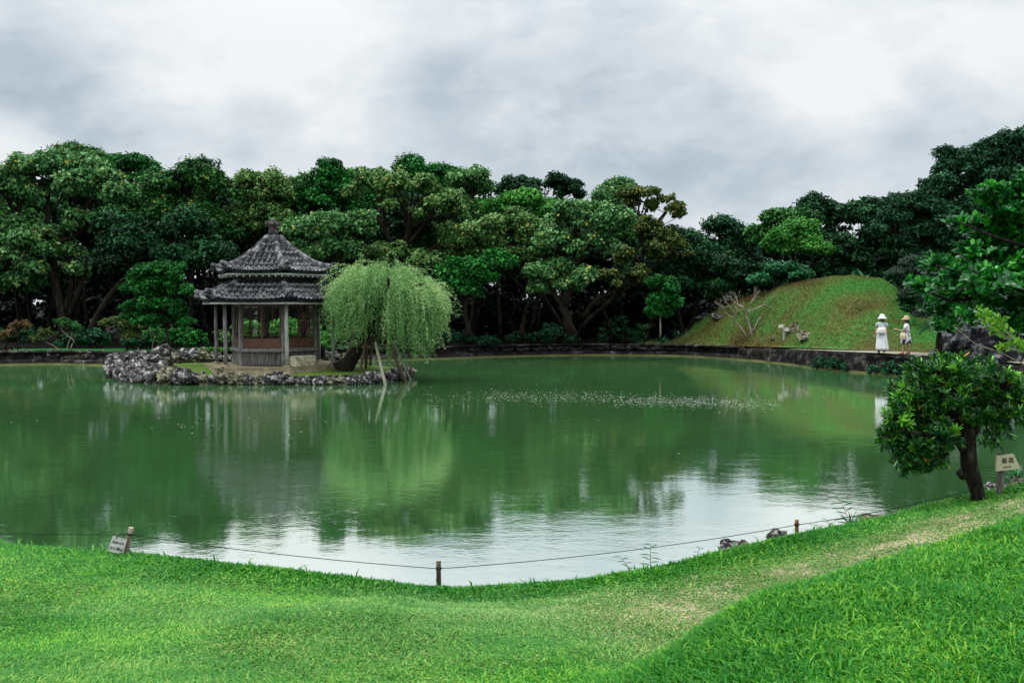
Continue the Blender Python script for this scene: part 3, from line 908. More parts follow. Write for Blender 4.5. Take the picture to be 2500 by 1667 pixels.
# rocks on the hill
rock_px(1964, 831, 38, 22, hill_depth(1964, 828) + .05, 'broad pale boulder lying beside the hill signpost', None, ROCKSY[0])
rock_px(1939, 818, 19, 30, hill_depth(1943, 822) + .7, 'upright grey boulder at the top of the pile beside the hill signpost', None, ROCKSY[1])
rock_px(1951, 819, 19, 20, hill_depth(1952, 824) + .6, 'round dark boulder in the middle of the pile beside the hill signpost', None, ROCKSY[2])
rock_px(1928, 823, 15, 20, hill_depth(1928, 822) + .25, 'dark boulder just behind the hill signpost', None, ROCKS[4])
rock_px(1888, 830, 18, 8, hill_depth(1888, 830), 'small pale stone left of the hill signpost', None, ROCKSY[1])
rock_px(1713, 780, 30, 12, hill_depth(1713, 780), 'flat pale rock under the dark trees at the left foot of the mound', None, ROCKS[5])
rock_px(1752, 780, 28, 14, hill_depth(1752, 780), 'square grey rock under the trees behind the bare shrub', None, ROCKS[6])
rock_px(1776, 736, 20, 16, hill_depth(1776, 736), 'grey rock at the top left of the mound behind the bare shrub', None, ROCKS[6])
# near bank rocks
rock_px(1782, 1355, 62, 36, 10.25, 'long dark grey rock at the water edge left of the pale boulder', None, ROCKS[0])
rock_px(1815, 1345, 26, 24, 10.3, 'small brown stone on the bank between the dark rock and the pale boulder', None, ROCKSY[2])
rock_px(1895, 1338, 50, 46, 10.4, 'pale grey boulder on the bank just left of the right rope post', None, ROCKS[3])
rock_px(2122, 1282, 70, 26, 10.6, 'flat stone under the weeds on the right bank', None, ROCKSY[1])
rock_px(2285, 1245, 34, 14, 10.6, 'half buried pale stone left of the leaning tree', None, ROCKS[2])
rock_px(2440, 1205, 60, 26, 11.0, 'rough stone between the leaning tree and the route sign', None, ROCKS[6])
rock_px(2482, 1187, 30, 22, 11.2, 'pale stone right of the route sign post', None, ROCKSY[0])
# big black rock at the right behind the tree
BR = [me.copy() for me in (ROCKS[0], ROCKS[3])]
for me in BR: me.materials.clear(); me.materials.append(ROCKD)
rock_px(2355, 890, 120, 120, 38.6, 'large black craggy rock beside the path end', None, BR[0])
rock_px(2430, 915, 130, 110, 37.6, 'low black rock face right of the craggy rock', None, BR[1])
rock_px(2280, 876, 24, 22, 39.2, 'small grey stone at the end of the path wall', None, ROCKS[3])


# ------------------------------------------------------------------ vegetation
def rdir(n):
    return unit(RNG.normal(size=(n, 3)))


def wob(p0, p1, n, amp, sag=0.0):
    p0, p1 = Vector(p0), Vector(p1); out = []
    for i in range(n + 1):
        t = i / n; q = p0.lerp(p1, t)
        a = math.sin(math.pi * t)
        out.append(q + Vector((random.uniform(-1, 1), random.uniform(-1, 1), random.uniform(-.5, .5))) * amp * a + Vector((0, 0, sag * a)))
    return out


def foliage(blobs, n, L, W, fine=False, droop=.2, mini=.42, flat=.65, shell=.78, up=.55, loose=.02, minr=None):
    """blobs: (center, radii). returns geometry + per-vertex v"""
    areas = np.array([b_[1][0] * b_[1][1] + b_[1][0] * b_[1][2] for b_ in blobs]); areas = areas / areas.sum()
    Cs = []; Ns = []; vs = []
    for (c, rr), a in zip(blobs, areas):
        m = max(8, int(n * a)); rr = np.array(rr)
        per = 16
        k = max(3, m // per)
        d = rdir(k * 2); d = d[(d[:, 2] > -.55) | (RNG.random(len(d)) < .3)][:k]
        k = len(d)
        rad = shell + (1.06 - shell) * RNG.random((k, 1))
        o__ = RNG.random((k, 1)) < .28
        rad[o__] *= 1.08 + .32 * RNG.random(int(o__.sum()))
        mc = np.array(c) + d * rr * rad
        mr = (mini * (.6 + .8 * RNG.random(k))) * (min(rr) ** .5 if minr is None else minr)
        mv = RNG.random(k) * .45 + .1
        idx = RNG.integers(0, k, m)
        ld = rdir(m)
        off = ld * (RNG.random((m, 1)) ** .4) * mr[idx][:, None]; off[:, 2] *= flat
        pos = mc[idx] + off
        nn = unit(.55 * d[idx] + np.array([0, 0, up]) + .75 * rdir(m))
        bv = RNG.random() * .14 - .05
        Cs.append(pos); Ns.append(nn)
        # leaves towards the top of a spray get a lighter tone
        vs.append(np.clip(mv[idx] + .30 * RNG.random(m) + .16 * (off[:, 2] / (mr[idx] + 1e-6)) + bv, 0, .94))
    C = np.concatenate(Cs); N = np.concatenate(Ns); v = np.concatenate(vs)
    odd = RNG.random(len(v)) < loose
    v[odd] = 1.0
    D = rdir(len(C)); D[:, 2] -= droop
    s_ = .7 + .6 * RNG.random(len(C))
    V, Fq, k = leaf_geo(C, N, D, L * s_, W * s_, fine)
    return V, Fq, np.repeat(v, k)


def put_foliage(name, geo, mat, parent, base):
    V, Fq, v = geo
    return np_mesh(name, V - np.array(base), Fq, mat, parent, attr={'v': v})


def ell(x, y, rx, ry, d, dr=None):
    """crown lump from its place and size in the picture (2352 px wide reading)"""
    s_ = d * K / F
    c = Q(x, y, d)
    return (c, (rx * s_, (dr if dr else .85 * (rx + ry) / 2 * s_), ry * s_))


def subblobs(b_, k, f=.34, fill=.62):
    c, r_ = b_; out = []
    for i in range(k):
        d = Vector(RNG.normal(size=3)).normalized()
        if d.z < -.5: d.z *= -.6
        q = fill * random.uniform(.75, 1.12)
        cc = c + Vector((d.x * r_[0] * q, d.y * r_[1] * q, d.z * r_[2] * q))
        m = f * random.choice((random.uniform(.45, .9), random.uniform(.8, 1.35)))
        rad = (r_[0] * r_[1] * r_[2]) ** (1 / 3) * m
        out.append((cc, (rad * 1.2, rad * 1.1, rad * .8)))
    return out


def tree(name, label, cat, d, ells, mat, n=9000, L=.20, W=.135, trunk=None, tr=.22, k=20, f=.30, fill=.72, group=None, branches=True, bark=None, base_z=.6,
         loose=.02, fine=False, mini=.56, limb=None, flat=.6, shell=.55, droop=.2, up=.6):
    """trunk: list of picture points (x, y) from the base up, at the tree's depth"""
    lumps = [ell(*e_[:4], d + (e_[4] if len(e_) > 4 else 0)) for e_ in ells]
    if trunk: tp = [Q(x, y, d) for x, y in trunk]
    else:
        c = lumps[0][0]; tp = [Vector((c.x + random.uniform(-.5, .5), d, base_z)), Vector((c.x + random.uniform(-.4, .4), d, (base_z + c.z) / 2)), Vector((c.x, d, c.z))]
    base = tp[0].copy(); base.z = min(base.z, max(base.z, .3))
    root = empty(name, base, label, cat, group)
    n = int(n * 2.3) if L <= .3 and n > 3000 else n
    mb = MB(); tr = tr * .52
    tpts = []
    for a, b_ in zip(tp[:-1], tp[1:]): tpts += wob(a, b_, 3, tr * .35)[:-1]
    tpts.append(tp[-1])
    m_ = len(tpts)
    mb.tube([p - base + (Vector((0, 0, -.25)) if i == 0 else Vector()) for i, p in enumerate(tpts)], [tr * (1.25 if i == 0 else 1 - .6 * i / m_) for i in range(m_)], 9)
    subs = []
    for lb in lumps:
        s_ = subblobs(lb, k, f, fill); subs += s_
        if branches:
            fork = tpts[max(1, int(m_ * .6))]
            j = wob(fork, lb[0] - Vector((0, 0, lb[1][2] * .35)), 4, .25, .15)
            mb.tube([p - base for p in j], [tr * .6, tr * .5, tr * .42, tr * .34, tr * .28], 7)
            for (c, r_) in s_:
                if random.random() < .55:
                    w__ = wob(j[random.choice((2, 3, 4))], c, 3, .18)
                    mb.tube([p - base for p in w__], [tr * .26, tr * .2, tr * .13, tr * .06], 5, cap=False)
    if limb:
        for lp in limb:
            pp = [Q(x, y, d) for x, y in lp[:-1]]
            q_ = []
            for a, b_ in zip(pp[:-1], pp[1:]): q_ += wob(a, b_, 3, .08)[:-1]
            q_.append(pp[-1]); mm = len(q_)
            mb.tube([p - base for p in q_], [lp[-1] * (1 - .7 * i / mm) for i in range(mm)], 7)
    mb.build('trunk', bark or BARK, root)
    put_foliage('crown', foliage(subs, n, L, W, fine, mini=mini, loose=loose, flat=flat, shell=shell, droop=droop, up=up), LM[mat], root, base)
    return root


GB = 'trees of the dark back row behind the pond'
# back row: fills the gaps between the front crowns
tops = [(-60, 400), (70, 385), (190, 380), (330, 400), (450, 420), (560, 440), (660, 440), (760, 430), (870, 420), (980, 410), (1090, 430), (1190, 455), (1290, 455), (1380, 450), (1470, 500), (1560, 545), (1650, 545), (1740, 530),
        (1830, 510), (1920, 520), (2010, 510), (2100, 500), (2200, 470), (2320, 440)]
for i, (x, t_) in enumerate(tops):
    d = 73 + 3 * math.sin(i * 2.1)
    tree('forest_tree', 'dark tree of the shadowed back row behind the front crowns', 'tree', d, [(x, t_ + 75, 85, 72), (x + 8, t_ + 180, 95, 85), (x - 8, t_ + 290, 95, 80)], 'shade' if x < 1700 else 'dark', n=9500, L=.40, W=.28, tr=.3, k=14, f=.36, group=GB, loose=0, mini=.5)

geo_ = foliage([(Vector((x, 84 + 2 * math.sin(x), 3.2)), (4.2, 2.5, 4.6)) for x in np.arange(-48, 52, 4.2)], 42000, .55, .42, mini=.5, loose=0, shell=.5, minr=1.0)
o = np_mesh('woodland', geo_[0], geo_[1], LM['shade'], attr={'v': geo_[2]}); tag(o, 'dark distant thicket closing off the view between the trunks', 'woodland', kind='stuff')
GM = 'half-hidden trees filling the canopy between the front crowns'
for i, (x, y, rx, ry, m_) in enumerate([(40, 500, 110, 90, 'green'), (190, 480, 110, 80, 'dark'), (330, 470, 90, 80, 'green'), (300, 620, 110, 60, 'dark'), (480, 480, 90, 80, 'dark'), (560, 580, 90, 70, 'green'), (620, 470, 80, 70, 'green'), (700, 560, 90, 70, 'dark'),
        (800, 520, 90, 80, 'green'), (870, 600, 90, 60, 'dark'), (930, 500, 80, 70, 'dark'), (1010, 560, 90, 70, 'green'), (1100, 560, 90, 80, 'dark'), (1180, 600, 80, 60, 'green'), (1230, 520, 90, 60, 'green'), (1330, 590, 100, 80, 'dark'), (1430, 560, 80, 80, 'green'), (1490, 640, 80, 60, 'dark'),
        (1590, 640, 90, 70, 'dark'), (1700, 640, 80, 60, 'dark'), (1400, 650, 80, 45, 'dark'), (60, 640, 110, 60, 'dark')]):
    tree('hidden_tree', ('half-hidden %s tree filling the canopy between the front crowns' % ('mid-green' if m_ == 'green' else 'dark-leaved')), 'tree', 63.5 + 2 * math.sin(i * 1.7), [(x, y, rx, ry)], m_, n=8500, tr=.25, k=26, f=.26, fill=.8, group=GM, loose=.004)
tree('broadleaf_tree', 'huge grey-green tree at the far left with a forked trunk', 'tree', 57, [(20, 440, 90, 80), (120, 400, 110, 60), (215, 430, 80, 55), (60, 540, 85, 55), (130, 600, 85, 48), (0, 600, 70, 60), (190, 515, 60, 40), (40, 655, 55, 35)],
     'grey', n=23000, k=13, tr=.6, trunk=[(150, 775), (140, 700), (110, 600), (100, 520)], limb=[[(150, 740), (185, 660), (200, 590), .22], [(150, 720), (165, 650), (150, 560), .2]], L=.24, W=.17)
tree('broadleaf_tree', 'deep green tree rising behind the far left tree', 'tree', 66, [(175, 380, 90, 48), (240, 385, 60, 45), (100, 385, 60, 35)], 'green', n=8000, tr=.3)
tree('broadleaf_tree', 'bright green pointed treetop left of the domed tree', 'tree', 64, [(300, 385, 55, 38), (345, 400, 30, 28), (300, 450, 60, 35)], 'vivid', n=7000, tr=.3, loose=0)
tree('broadleaf_tree', 'domed dark green tree behind the left islet tree', 'tree', 59, [(430, 420, 95, 52), (370, 500, 80, 60), (470, 520, 80, 60), (500, 430, 40, 40)], 'green', n=15000, tr=.35)
tree('broadleaf_tree', 'wide dark tree with drooping foliage left of the pavilion roof', 'tree', 55.5, [(300, 560, 80, 60), (390, 600, 90, 65), (480, 590, 55, 60), (420, 520, 70, 45), (250, 520, 50, 45), (340, 660, 60, 35)], 'dark', n=19000, tr=.4, L=.20, W=.12,
     trunk=[(205, 760), (245, 690), (300, 620), (350, 560)])
tree('broadleaf_tree', 'olive-tinted tree above the left side of the pavilion', 'tree', 60, [(590, 430, 70, 48), (560, 510, 55, 50), (620, 500, 55, 50)], 'olive', n=10500, tr=.3, f=.33)
tree('broadleaf_tree', 'mid-green treetop above the pavilion finial', 'tree', 63, [(690, 445, 70, 50), (650, 520, 60, 45)], 'green', n=9000, tr=.3)
tree('broadleaf_tree', 'bright emerald tree right of the pavilion finial', 'tree', 62, [(755, 400, 45, 38), (790, 440, 65, 48), (740, 470, 70, 42), (830, 470, 50, 45)], 'vivid', n=11000, tr=.3, loose=0)
tree('broadleaf_tree', 'low grey-green tree spreading just right of the pavilion roof', 'tree', 55, [(700, 530, 60, 30), (760, 520, 60, 34), (820, 520, 45, 32), (770, 575, 65, 34), (690, 575, 40, 25)], 'grey', n=13500, tr=.26, f=.36, trunk=[(770, 790), (765, 700), (750, 600)])
tree('broadleaf_tree', 'thin brownish treetop left of the tall emerald crown', 'tree', 64, [(850, 412, 55, 35), (880, 440, 40, 40)], 'olive', n=4500, tr=.2, fill=.8, f=.3)
tree('broadleaf_tree', 'tall emerald crown, highest of the middle trees', 'tree', 66, [(960, 395, 62, 36), (1030, 405, 45, 35), (985, 440, 75, 45)], 'vivid', n=10500, tr=.3, loose=0)
tree('broadleaf_tree', 'olive and brown tree showing its pale forked limbs behind the willow', 'tree', 57, [(870, 450, 60, 48), (950, 425, 55, 35), (1000, 475, 70, 45), (900, 590, 62, 30), (1000, 600, 75, 32), (1060, 545, 60, 42)], 'olive', n=14000, tr=.42, k=12, f=.27, fill=.85, bark=BARK, loose=.03,
     trunk=[(925, 790), (925, 690), (915, 600), (925, 560)], limb=[[(918, 600), (890, 540), (860, 470), .2], [(925, 570), (945, 520), (990, 505), (1050, 498), .19], [(940, 530), (925, 480), (905, 440), .14], [(915, 590), (880, 570), (850, 600), .12]])
tree('broadleaf_tree', 'rounded grey-green crown right of the tall emerald crown', 'tree', 60, [(1085, 430, 50, 52), (1060, 500, 60, 50), (1110, 490, 40, 45)], 'grey', n=11000, tr=.3)
tree('broadleaf_tree', 'airy dark treetop with twigs against the sky in the middle', 'tree', 68, [(1190, 440, 55, 28), (1260, 430, 60, 30), (1310, 440, 35, 25)], 'dark', n=5200, tr=.25, fill=.9, f=.26, k=12)
tree('broadleaf_tree', 'lime-green clumped treetop poking above the yellowish tree', 'tree', 59.5, [(1135, 478, 45, 28), (1200, 462, 55, 22), (1265, 485, 40, 22)], 'lime', n=8500, tr=.22, loose=0, L=.2, W=.14)
tree('broadleaf_tree', 'yellow-green spreading tree in the middle of the far bank', 'tree', 56.5, [(1090, 545, 70, 40), (1170, 520, 70, 40), (1240, 540, 60, 40), (1130, 590, 70, 28), (1200, 590, 50, 28)], 'olive', n=15000, tr=.24, loose=.03,
     trunk=[(1197, 762), (1205, 715), (1222, 680), (1200, 620)], bark=TWIG if False else BARK)
tree('broadleaf_tree', 'broad grey-green tree over the thick leaning trunk', 'tree', 54.5, [(1330, 500, 80, 42), (1410, 510, 65, 38), (1290, 555, 70, 38), (1270, 620, 60, 32), (1320, 640, 50, 40), (1360, 560, 70, 35), (1245, 655, 35, 25)], 'grey', n=21000, tr=.5, k=14,
     trunk=[(1315, 760), (1292, 705), (1295, 640), (1320, 560)], limb=[[(1295, 700), (1312, 650), (1310, 610), .24], [(1300, 715), (1260, 650), (1240, 620), .15]])
tree('broadleaf_tree', 'smooth olive dome behind the broad grey-green tree', 'tree', 65, [(1420, 450, 58, 42), (1395, 480, 45, 40)], 'grey', n=7500, tr=.3)
tree('broadleaf_tree', 'sparse twiggy tree with open branches against the sky', 'tree', 60, [(1480, 455, 50, 32), (1530, 480, 42, 30), (1500, 530, 50, 30), (1480, 590, 60, 35), (1440, 640, 60, 32), (1545, 570, 40, 30)], 'yellow', n=8200, tr=.26, fill=.95, f=.24, k=12, loose=.02,
     trunk=[(1335, 745), (1390, 700), (1450, 655), (1480, 560)], limb=[[(1335, 730), (1370, 690), (1430, 660), (1520, 640), .2], [(1475, 580), (1500, 520), (1545, 470), .12], [(1478, 560), (1470, 500), (1465, 450), .10]])
tree('evergreen_tree', 'glossy blackish evergreen right of the sparse twiggy tree', 'tree', 62, [(1560, 560, 55, 50), (1600, 600, 60, 60), (1570, 660, 60, 50), (1530, 640, 50, 50)], 'dark', n=13000, tr=.28, L=.24, W=.12)
tree('evergreen_tree', 'pointed dark evergreen with two tops left of the mound', 'tree', 65, [(1650, 520, 38, 35), (1690, 545, 45, 40), (1640, 590, 60, 50), (1700, 620, 60, 60)], 'teal', n=11000, tr=.28, L=.24, W=.12)
tree('broadleaf_tree', 'narrow olive tree among the dark evergreens', 'tree', 65, [(1665, 600, 28, 42), (1660, 670, 32, 40)], 'olive', n=5500, tr=.16, L=.2, W=.12)
tree('broadleaf_tree', 'dark green layered tree behind the light-green round tree', 'tree', 63, [(1790, 500, 65, 26), (1840, 505, 50, 24), (1760, 540, 45, 30)], 'green', n=7000, tr=.25, loose=0)
tree('evergreen_tree', 'tall dark evergreen with dried brown tips behind the round tree', 'tree', 66, [(1880, 480, 45, 38), (1920, 510, 45, 45), (1890, 570, 60, 50)], 'dark', n=9500, tr=.28, loose=.02)
tree('round_tree', 'light-green rounded tree behind the mound', 'tree', 61, [(1825, 545, 68, 42), (1790, 560, 40, 32), (1865, 565, 38, 35)], 'lime', n=11500, tr=.2, loose=0, L=.17, W=.11, k=11, trunk=[(1818, 640), (1822, 600), (1825, 560)], base_z=2)
tree('evergreen_tree', 'column-shaped dark evergreen with glossy tips behind the mound', 'tree', 62, [(1985, 490, 45, 48), (2010, 560, 60, 50), (1950, 590, 55, 50)], 'dark', n=12000, tr=.28, L=.26, W=.13)
tree('evergreen_tree', 'shaded evergreen between the column-shaped tree and the giant tree', 'tree', 63, [(2060, 480, 45, 42), (2090, 540, 50, 50), (2060, 610, 55, 45)], 'dark', n=9500, tr=.28)
tree('evergreen_tree', 'dim evergreen closing the gap right of the mound', 'tree', 62, [(1960, 640, 60, 40), (2060, 650, 60, 45), (2130, 640, 50, 50), (1880, 630, 40, 30)], 'dark', n=9500, tr=.24)
tree('giant_tree', 'giant dark teal tree filling the upper right corner', 'tree', 50, [(2350, 340, 75, 60), (2270, 360, 75, 50), (2195, 380, 55, 50), (2290, 420, 110, 50), (2170, 430, 70, 45), (2110, 470, 65, 48), (2200, 490, 90, 50), (2120, 540, 60, 45), (2055, 520, 50, 42), (2320, 500, 90, 60), (2420, 420, 90, 100), (2200, 560, 80, 45), (2260, 600, 90, 50), (2120, 600, 60, 45)],
     'teal', n=56000, tr=.5, k=18, f=.27, L=.19, W=.085, trunk=[(2330, 800), (2320, 650), (2290, 520)], loose=0, mini=.36, shell=.85)
tree('broadleaf_tree', 'low vivid green crown right above the willow', 'tree', 54.5, [(1040, 625, 45, 34), (1100, 625, 55, 34), (1060, 660, 60, 28), (1140, 600, 40, 25)], 'vivid', n=10500, tr=.28, loose=0, trunk=[(1075, 762), (1070, 715), (1062, 660)], L=.2, W=.13)
tree('topiary_tree', 'small clipped dark green tree with a pale thin trunk left of the mound', 'tree', 54.2, [(1525, 655, 42, 28), (1530, 690, 40, 30), (1515, 715, 34, 22)], 'vivid', n=8500, tr=.09, loose=0, L=.16, W=.10, trunk=[(1517, 762), (1516, 720), (1522, 680)], bark=TWIG, base_z=.6, mini=.3)
tree('clipped_shrub', 'flat-domed clipped evergreen shrub on the left shoulder of the mound', 'shrub', 57.8, [(1790, 628, 66, 28), (1745, 638, 30, 16), (1835, 632, 32, 22)], 'hedge', n=11500, tr=.09, loose=0, L=.14, W=.08, k=14, trunk=[(1790, 668), (1790, 650), (1790, 630)], mini=.25, shell=.9, fill=.8)

# trees in the deep shade under the canopies (only trunks tell)
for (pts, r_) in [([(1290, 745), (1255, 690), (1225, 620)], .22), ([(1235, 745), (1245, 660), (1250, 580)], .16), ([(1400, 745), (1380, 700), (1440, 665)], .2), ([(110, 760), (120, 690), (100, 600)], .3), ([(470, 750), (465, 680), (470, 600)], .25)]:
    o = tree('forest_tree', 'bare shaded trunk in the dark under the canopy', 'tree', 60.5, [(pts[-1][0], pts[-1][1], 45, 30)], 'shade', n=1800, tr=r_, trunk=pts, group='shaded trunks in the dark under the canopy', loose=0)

# hedges, bushes
def bush(name, label, cat, ells, d, mat='bush', n=3000, L=.13, W=.08, group=None, base_z=.6, k=9, mini=.25, loose=0, fine=False):
    lumps = [ell(*e_[:4], d + (e_[4] if len(e_) > 4 else 0)) for e_ in ells]
    c0 = lumps[0][0]
    base = Vector((c0.x, d, base_z))
    root = empty(name, base, label, cat, group)
    mb = MB()
    subs = []
    for (c, r_) in lumps:
        for kk in range(5):
            e0 = Vector((c.x + random.uniform(-.4, .4) * r_[0], c.y + random.uniform(-.4, .4) * r_[1], base_z - .1))
            mb.tube([p - base for p in wob(e0, c + Vector((random.uniform(-.6, .6) * r_[0], 0, r_[2] * .3)), 3, .05)], [.03, .025, .018, .01], 5)
        subs += subblobs((c, r_), k, .38, .72)
    mb.build('stem', BARKD, root)
    put_foliage('foliage', foliage(subs, n, L, W, mini=mini, loose=loose, fine=fine), LM[mat], root, base)
    return root


bush('azalea_bush', 'low dark bush under the bare brown tree at the far left', 'bush', [(30, 775, 60, 24), (-30, 770, 50, 26)], 54, n=4200)
bush('azalea_bush', 'dark rounded bush behind the crooked little tree', 'bush', [(220, 778, 50, 26), (170, 782, 45, 22)], 54, n=4800)
bush('azalea_bush', 'blue-green bush left of the islet tree', 'bush', [(320, 785, 45, 24)], 52.6, n=3400, mat='bush')
bush('azalea_bush', 'bright leafy bush between the islet tree and the pavilion', 'bush', [(405, 775, 50, 26), (355, 775, 35, 22), (450, 780, 30, 22)], 52.6, 'vivid', n=6000)
bush('azalea_bush', 'tall bright hedge seen through the pavilion windows', 'hedge', [(590, 765, 45, 32), (650, 765, 50, 32), (710, 765, 45, 30), (740, 780, 30, 24)], 50.6, 'lime', n=8000, base_z=.6)
bush('azalea_bush', 'yellow-green bush between the pavilion and the willow', 'bush', [(745, 790, 22, 26), (765, 770, 26, 20)], 47.6, 'lime', n=2600)
bush('azalea_bush', 'broad low bush right of the willow', 'bush', [(1075, 780, 62, 18), (1020, 778, 40, 20), (1120, 784, 30, 12)], 57, n=5200)
bush('azalea_bush', 'small round bush left of the broad clipped bush', 'bush', [(1198, 776, 34, 19)], 59.2, n=3000)
bush('azalea_bush', 'large round clipped bush under the thick leaning trunk', 'bush', [(1282, 770, 50, 25), (1250, 774, 32, 20)], 59.6, n=5200)
bush('azalea_bush', 'dim bushes in the shade left of the clipped small tree', 'bush', [(1400, 770, 50, 22), (1450, 775, 40, 18), (1420, 745, 30, 18)], 61, 'dark', n=4000)
bush('azalea_bush', 'orange-tipped little shrub at the foot of the mound', 'shrub', [(1645, 790, 16, 9)], 59.8, 'brown', n=700, L=.09, W=.05, base_z=.75)
bush('azalea_bush', 'small dark shrub below the bare tree on the mound', 'shrub', [(1718, 793, 20, 11)], 56.6, 'green', n=900, L=.1, W=.06, base_z=.75)
bush('ground_shrub', 'dark low shrub right of the mound below the pine', 'shrub', [(2110, 700, 45, 28), (2085, 680, 25, 18)], 49, 'dark', n=4000, base_z=1.6)
bush('undergrowth', 'dark shrubbery beside the black rock at the right', 'shrub', [(2330, 760, 70, 70), (2380, 850, 60, 60), (2280, 720, 60, 40)], 39.5, 'dark', n=9000, base_z=.8)
UG = 'dim shrubs deep under the canopy'
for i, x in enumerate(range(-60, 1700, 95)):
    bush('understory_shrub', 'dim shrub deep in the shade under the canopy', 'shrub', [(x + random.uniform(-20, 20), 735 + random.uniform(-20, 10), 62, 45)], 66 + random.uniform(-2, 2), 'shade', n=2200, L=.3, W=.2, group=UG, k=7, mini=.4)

# ------------------------------------------------------------------ islet tree, little trees
def layered_tree(name, label, pads, d, mat, n, trunkpts, tr, L=.11, W=.06, bark=BARK, group=None, droop=.1, loose=0.0):
    return tree(name, label, 'tree', d, pads, mat, n=n, L=L, W=W, trunk=trunkpts, tr=tr, k=9, f=.38, fill=.8, loose=loose, mini=.20, flat=.5, group=group, bark=bark, droop=droop)


layered_tree('islet_tree', 'small layered green tree growing on the islet left of the pavilion', [(340, 625, 42, 22), (395, 630, 36, 26), (310, 655, 30, 18), (355, 668, 50, 22), (415, 668, 26, 24), (320, 700, 42, 22), (390, 705, 46, 20), (340, 735, 42, 18), (410, 738, 36, 16),
             (300, 728, 22, 14), (370, 650, 40, 25), (365, 690, 45, 30)], 41, 'vivid', 15000, [(395, 838), (388, 790), (382, 750), (370, 690)], .12, L=.12, W=.06)
layered_tree('small_tree', 'leaning young tree with yellow-green tips left of the islet tree', [(275, 742, 42, 12), (320, 752, 40, 14), (300, 768, 36, 12)], 50.5, 'yellow', 5000, [(289, 800), (300, 775), (310, 750)], .06)
layered_tree('small_tree', 'flat-topped green little tree with a pale crooked trunk', [(150, 742, 27, 9), (170, 750, 25, 8), (170, 762, 15, 6)], 51, 'green', 3000, [(152, 806), (158, 785), (165, 770), (165, 755)], .045, bark=TWIG)
layered_tree('small_tree', 'thin olive shrub-like tree leaning left over the bank', [(104, 758, 16, 12), (92, 776, 20, 11), (118, 768, 14, 8)], 51, 'yellow', 1500, [(145, 810), (122, 793), (102, 784), (104, 765)], .04, bark=TWIG)
layered_tree('small_tree', 'rusty brown dried little tree at the far left', [(48, 745, 26, 10), (30, 752, 22, 10), (62, 752, 18, 9)], 51, 'brown', 1700, [(40, 806), (40, 780), (46, 765), (48, 748)], .06)
layered_tree('small_tree', 'brownish flat tree cut off by the left picture edge', [(10, 768, 28, 9)], 51.3, 'brown', 1100, [(30, 808), (24, 790), (15, 770)], .04)
layered_tree('small_tree', 'spindly pale-stemmed shrub behind the stacked rock', [(352, 765, 18, 16), (372, 780, 14, 14)], 46, 'green', 900, [(348, 820), (350, 790), (356, 768)], .04, bark=TWIG)
layered_tree('small_tree', 'thin brown-leaved shrub behind the left pavilion posts', [(515, 775, 14, 16), (500, 765, 10, 8)], 48, 'olive', 800, [(517, 815), (517, 795), (512, 775)], .03)
# crooked second stem next to the flat-topped tree
o = empty('crooked_stem', Q(160, 806, 51), 'bare pale crooked stem zigzagging beside the flat-topped little tree', 'stem')
mb = MB(); base = Q(160, 806, 51)
mb.tube([Q(x, y, 51) - base for x, y in [(160, 806), (166, 790), (170, 782), (162, 775), (155, 772), (152, 766), (142, 760), (141, 754), (146, 746)]], [.035, .034, .033, .03, .03, .027, .024, .02, .014], 6)
mb.build('stem', TWIG, o)


def grow(mb, p, d, L, r, depth, base, spread=.55, upw=.15, seg=3):
    pts = [p]; q = p.copy(); dd = d.copy()
    for i in range(seg):
        dd = (dd + Vector((random.gauss(0, .22), random.gauss(0, .22), random.gauss(0, .16) + upw * .2))).normalized()
        q = q + dd * L / seg; pts.append(q.copy())
    mb.tube([a - base for a in pts], [r * (1 - .45 * i / seg) for i in range(seg + 1)], 5, cap=False)
    if depth == 0: return
    for k in range(random.choice((2, 3))):
        nd = (dd + Vector((random.gauss(0, spread), random.gauss(0, spread), random.gauss(.05, spread * .6)))).normalized()
        grow(mb, q, nd, L * random.uniform(.6, .85), r * .55, depth - 1, base, spread, upw, seg)


BTD = hill_depth(1834, 823); base = Q(1725, 775, BTD)
root = empty('bare_tree', base, 'leafless pale-branched little tree on the slope of the mound', 'tree')
mb = MB(); random.seed(21)
def limb_px(mb, pts, r0, d, base, tips=3, dep=2, L=.45):
    pp = [Q(x, y, d + random.uniform(-.2, .2)) for x, y in pts]
    mb.tube([p - base for p in pp], [r0 * (1 - .5 * i / len(pp)) for i in range(len(pp))], 6)
    for k in range(tips):
        dd = (pp[-1] - pp[-2]).normalized() + Vector((random.gauss(0, .5), random.gauss(0, .4), random.gauss(.1, .35)))
        grow(mb, pp[-1], dd.normalized(), L, r0 * .35, dep, base)
limb_px(mb, [(1729, 778), (1722, 752), (1718, 735), (1712, 722)], .075, BTD, base, 2, 1)
limb_px(mb, [(1712, 722), (1706, 705), (1694, 699)], .045, BTD, base, 3)
limb_px(mb, [(1714, 724), (1722, 710), (1724, 697)], .045, BTD, base, 4)
limb_px(mb, [(1718, 718), (1738, 708), (1752, 701)], .04, BTD, base, 4)
limb_px(mb, [(1716, 775), (1700, 750), (1686, 738), (1690, 728)], .055, BTD, base, 2, 1)
limb_px(mb, [(1688, 735), (1678, 726), (1668, 720)], .035, BTD, base, 4)
limb_px(mb, [(1690, 730), (1684, 715), (1676, 706)], .035, BTD, base, 4)
limb_px(mb, [(1720, 768), (1733, 755), (1742, 733), (1748, 728)], .045, BTD, base, 2, 1)
mb.build('trunk', TWIG, root)
put_foliage('crown', foliage([(Q(1670, 712, BTD), (.5, .4, .25)), (Q(1690, 716, BTD), (.4, .4, .2))], 420, .09, .05, mini=.15), LM['yellow'], root, base)

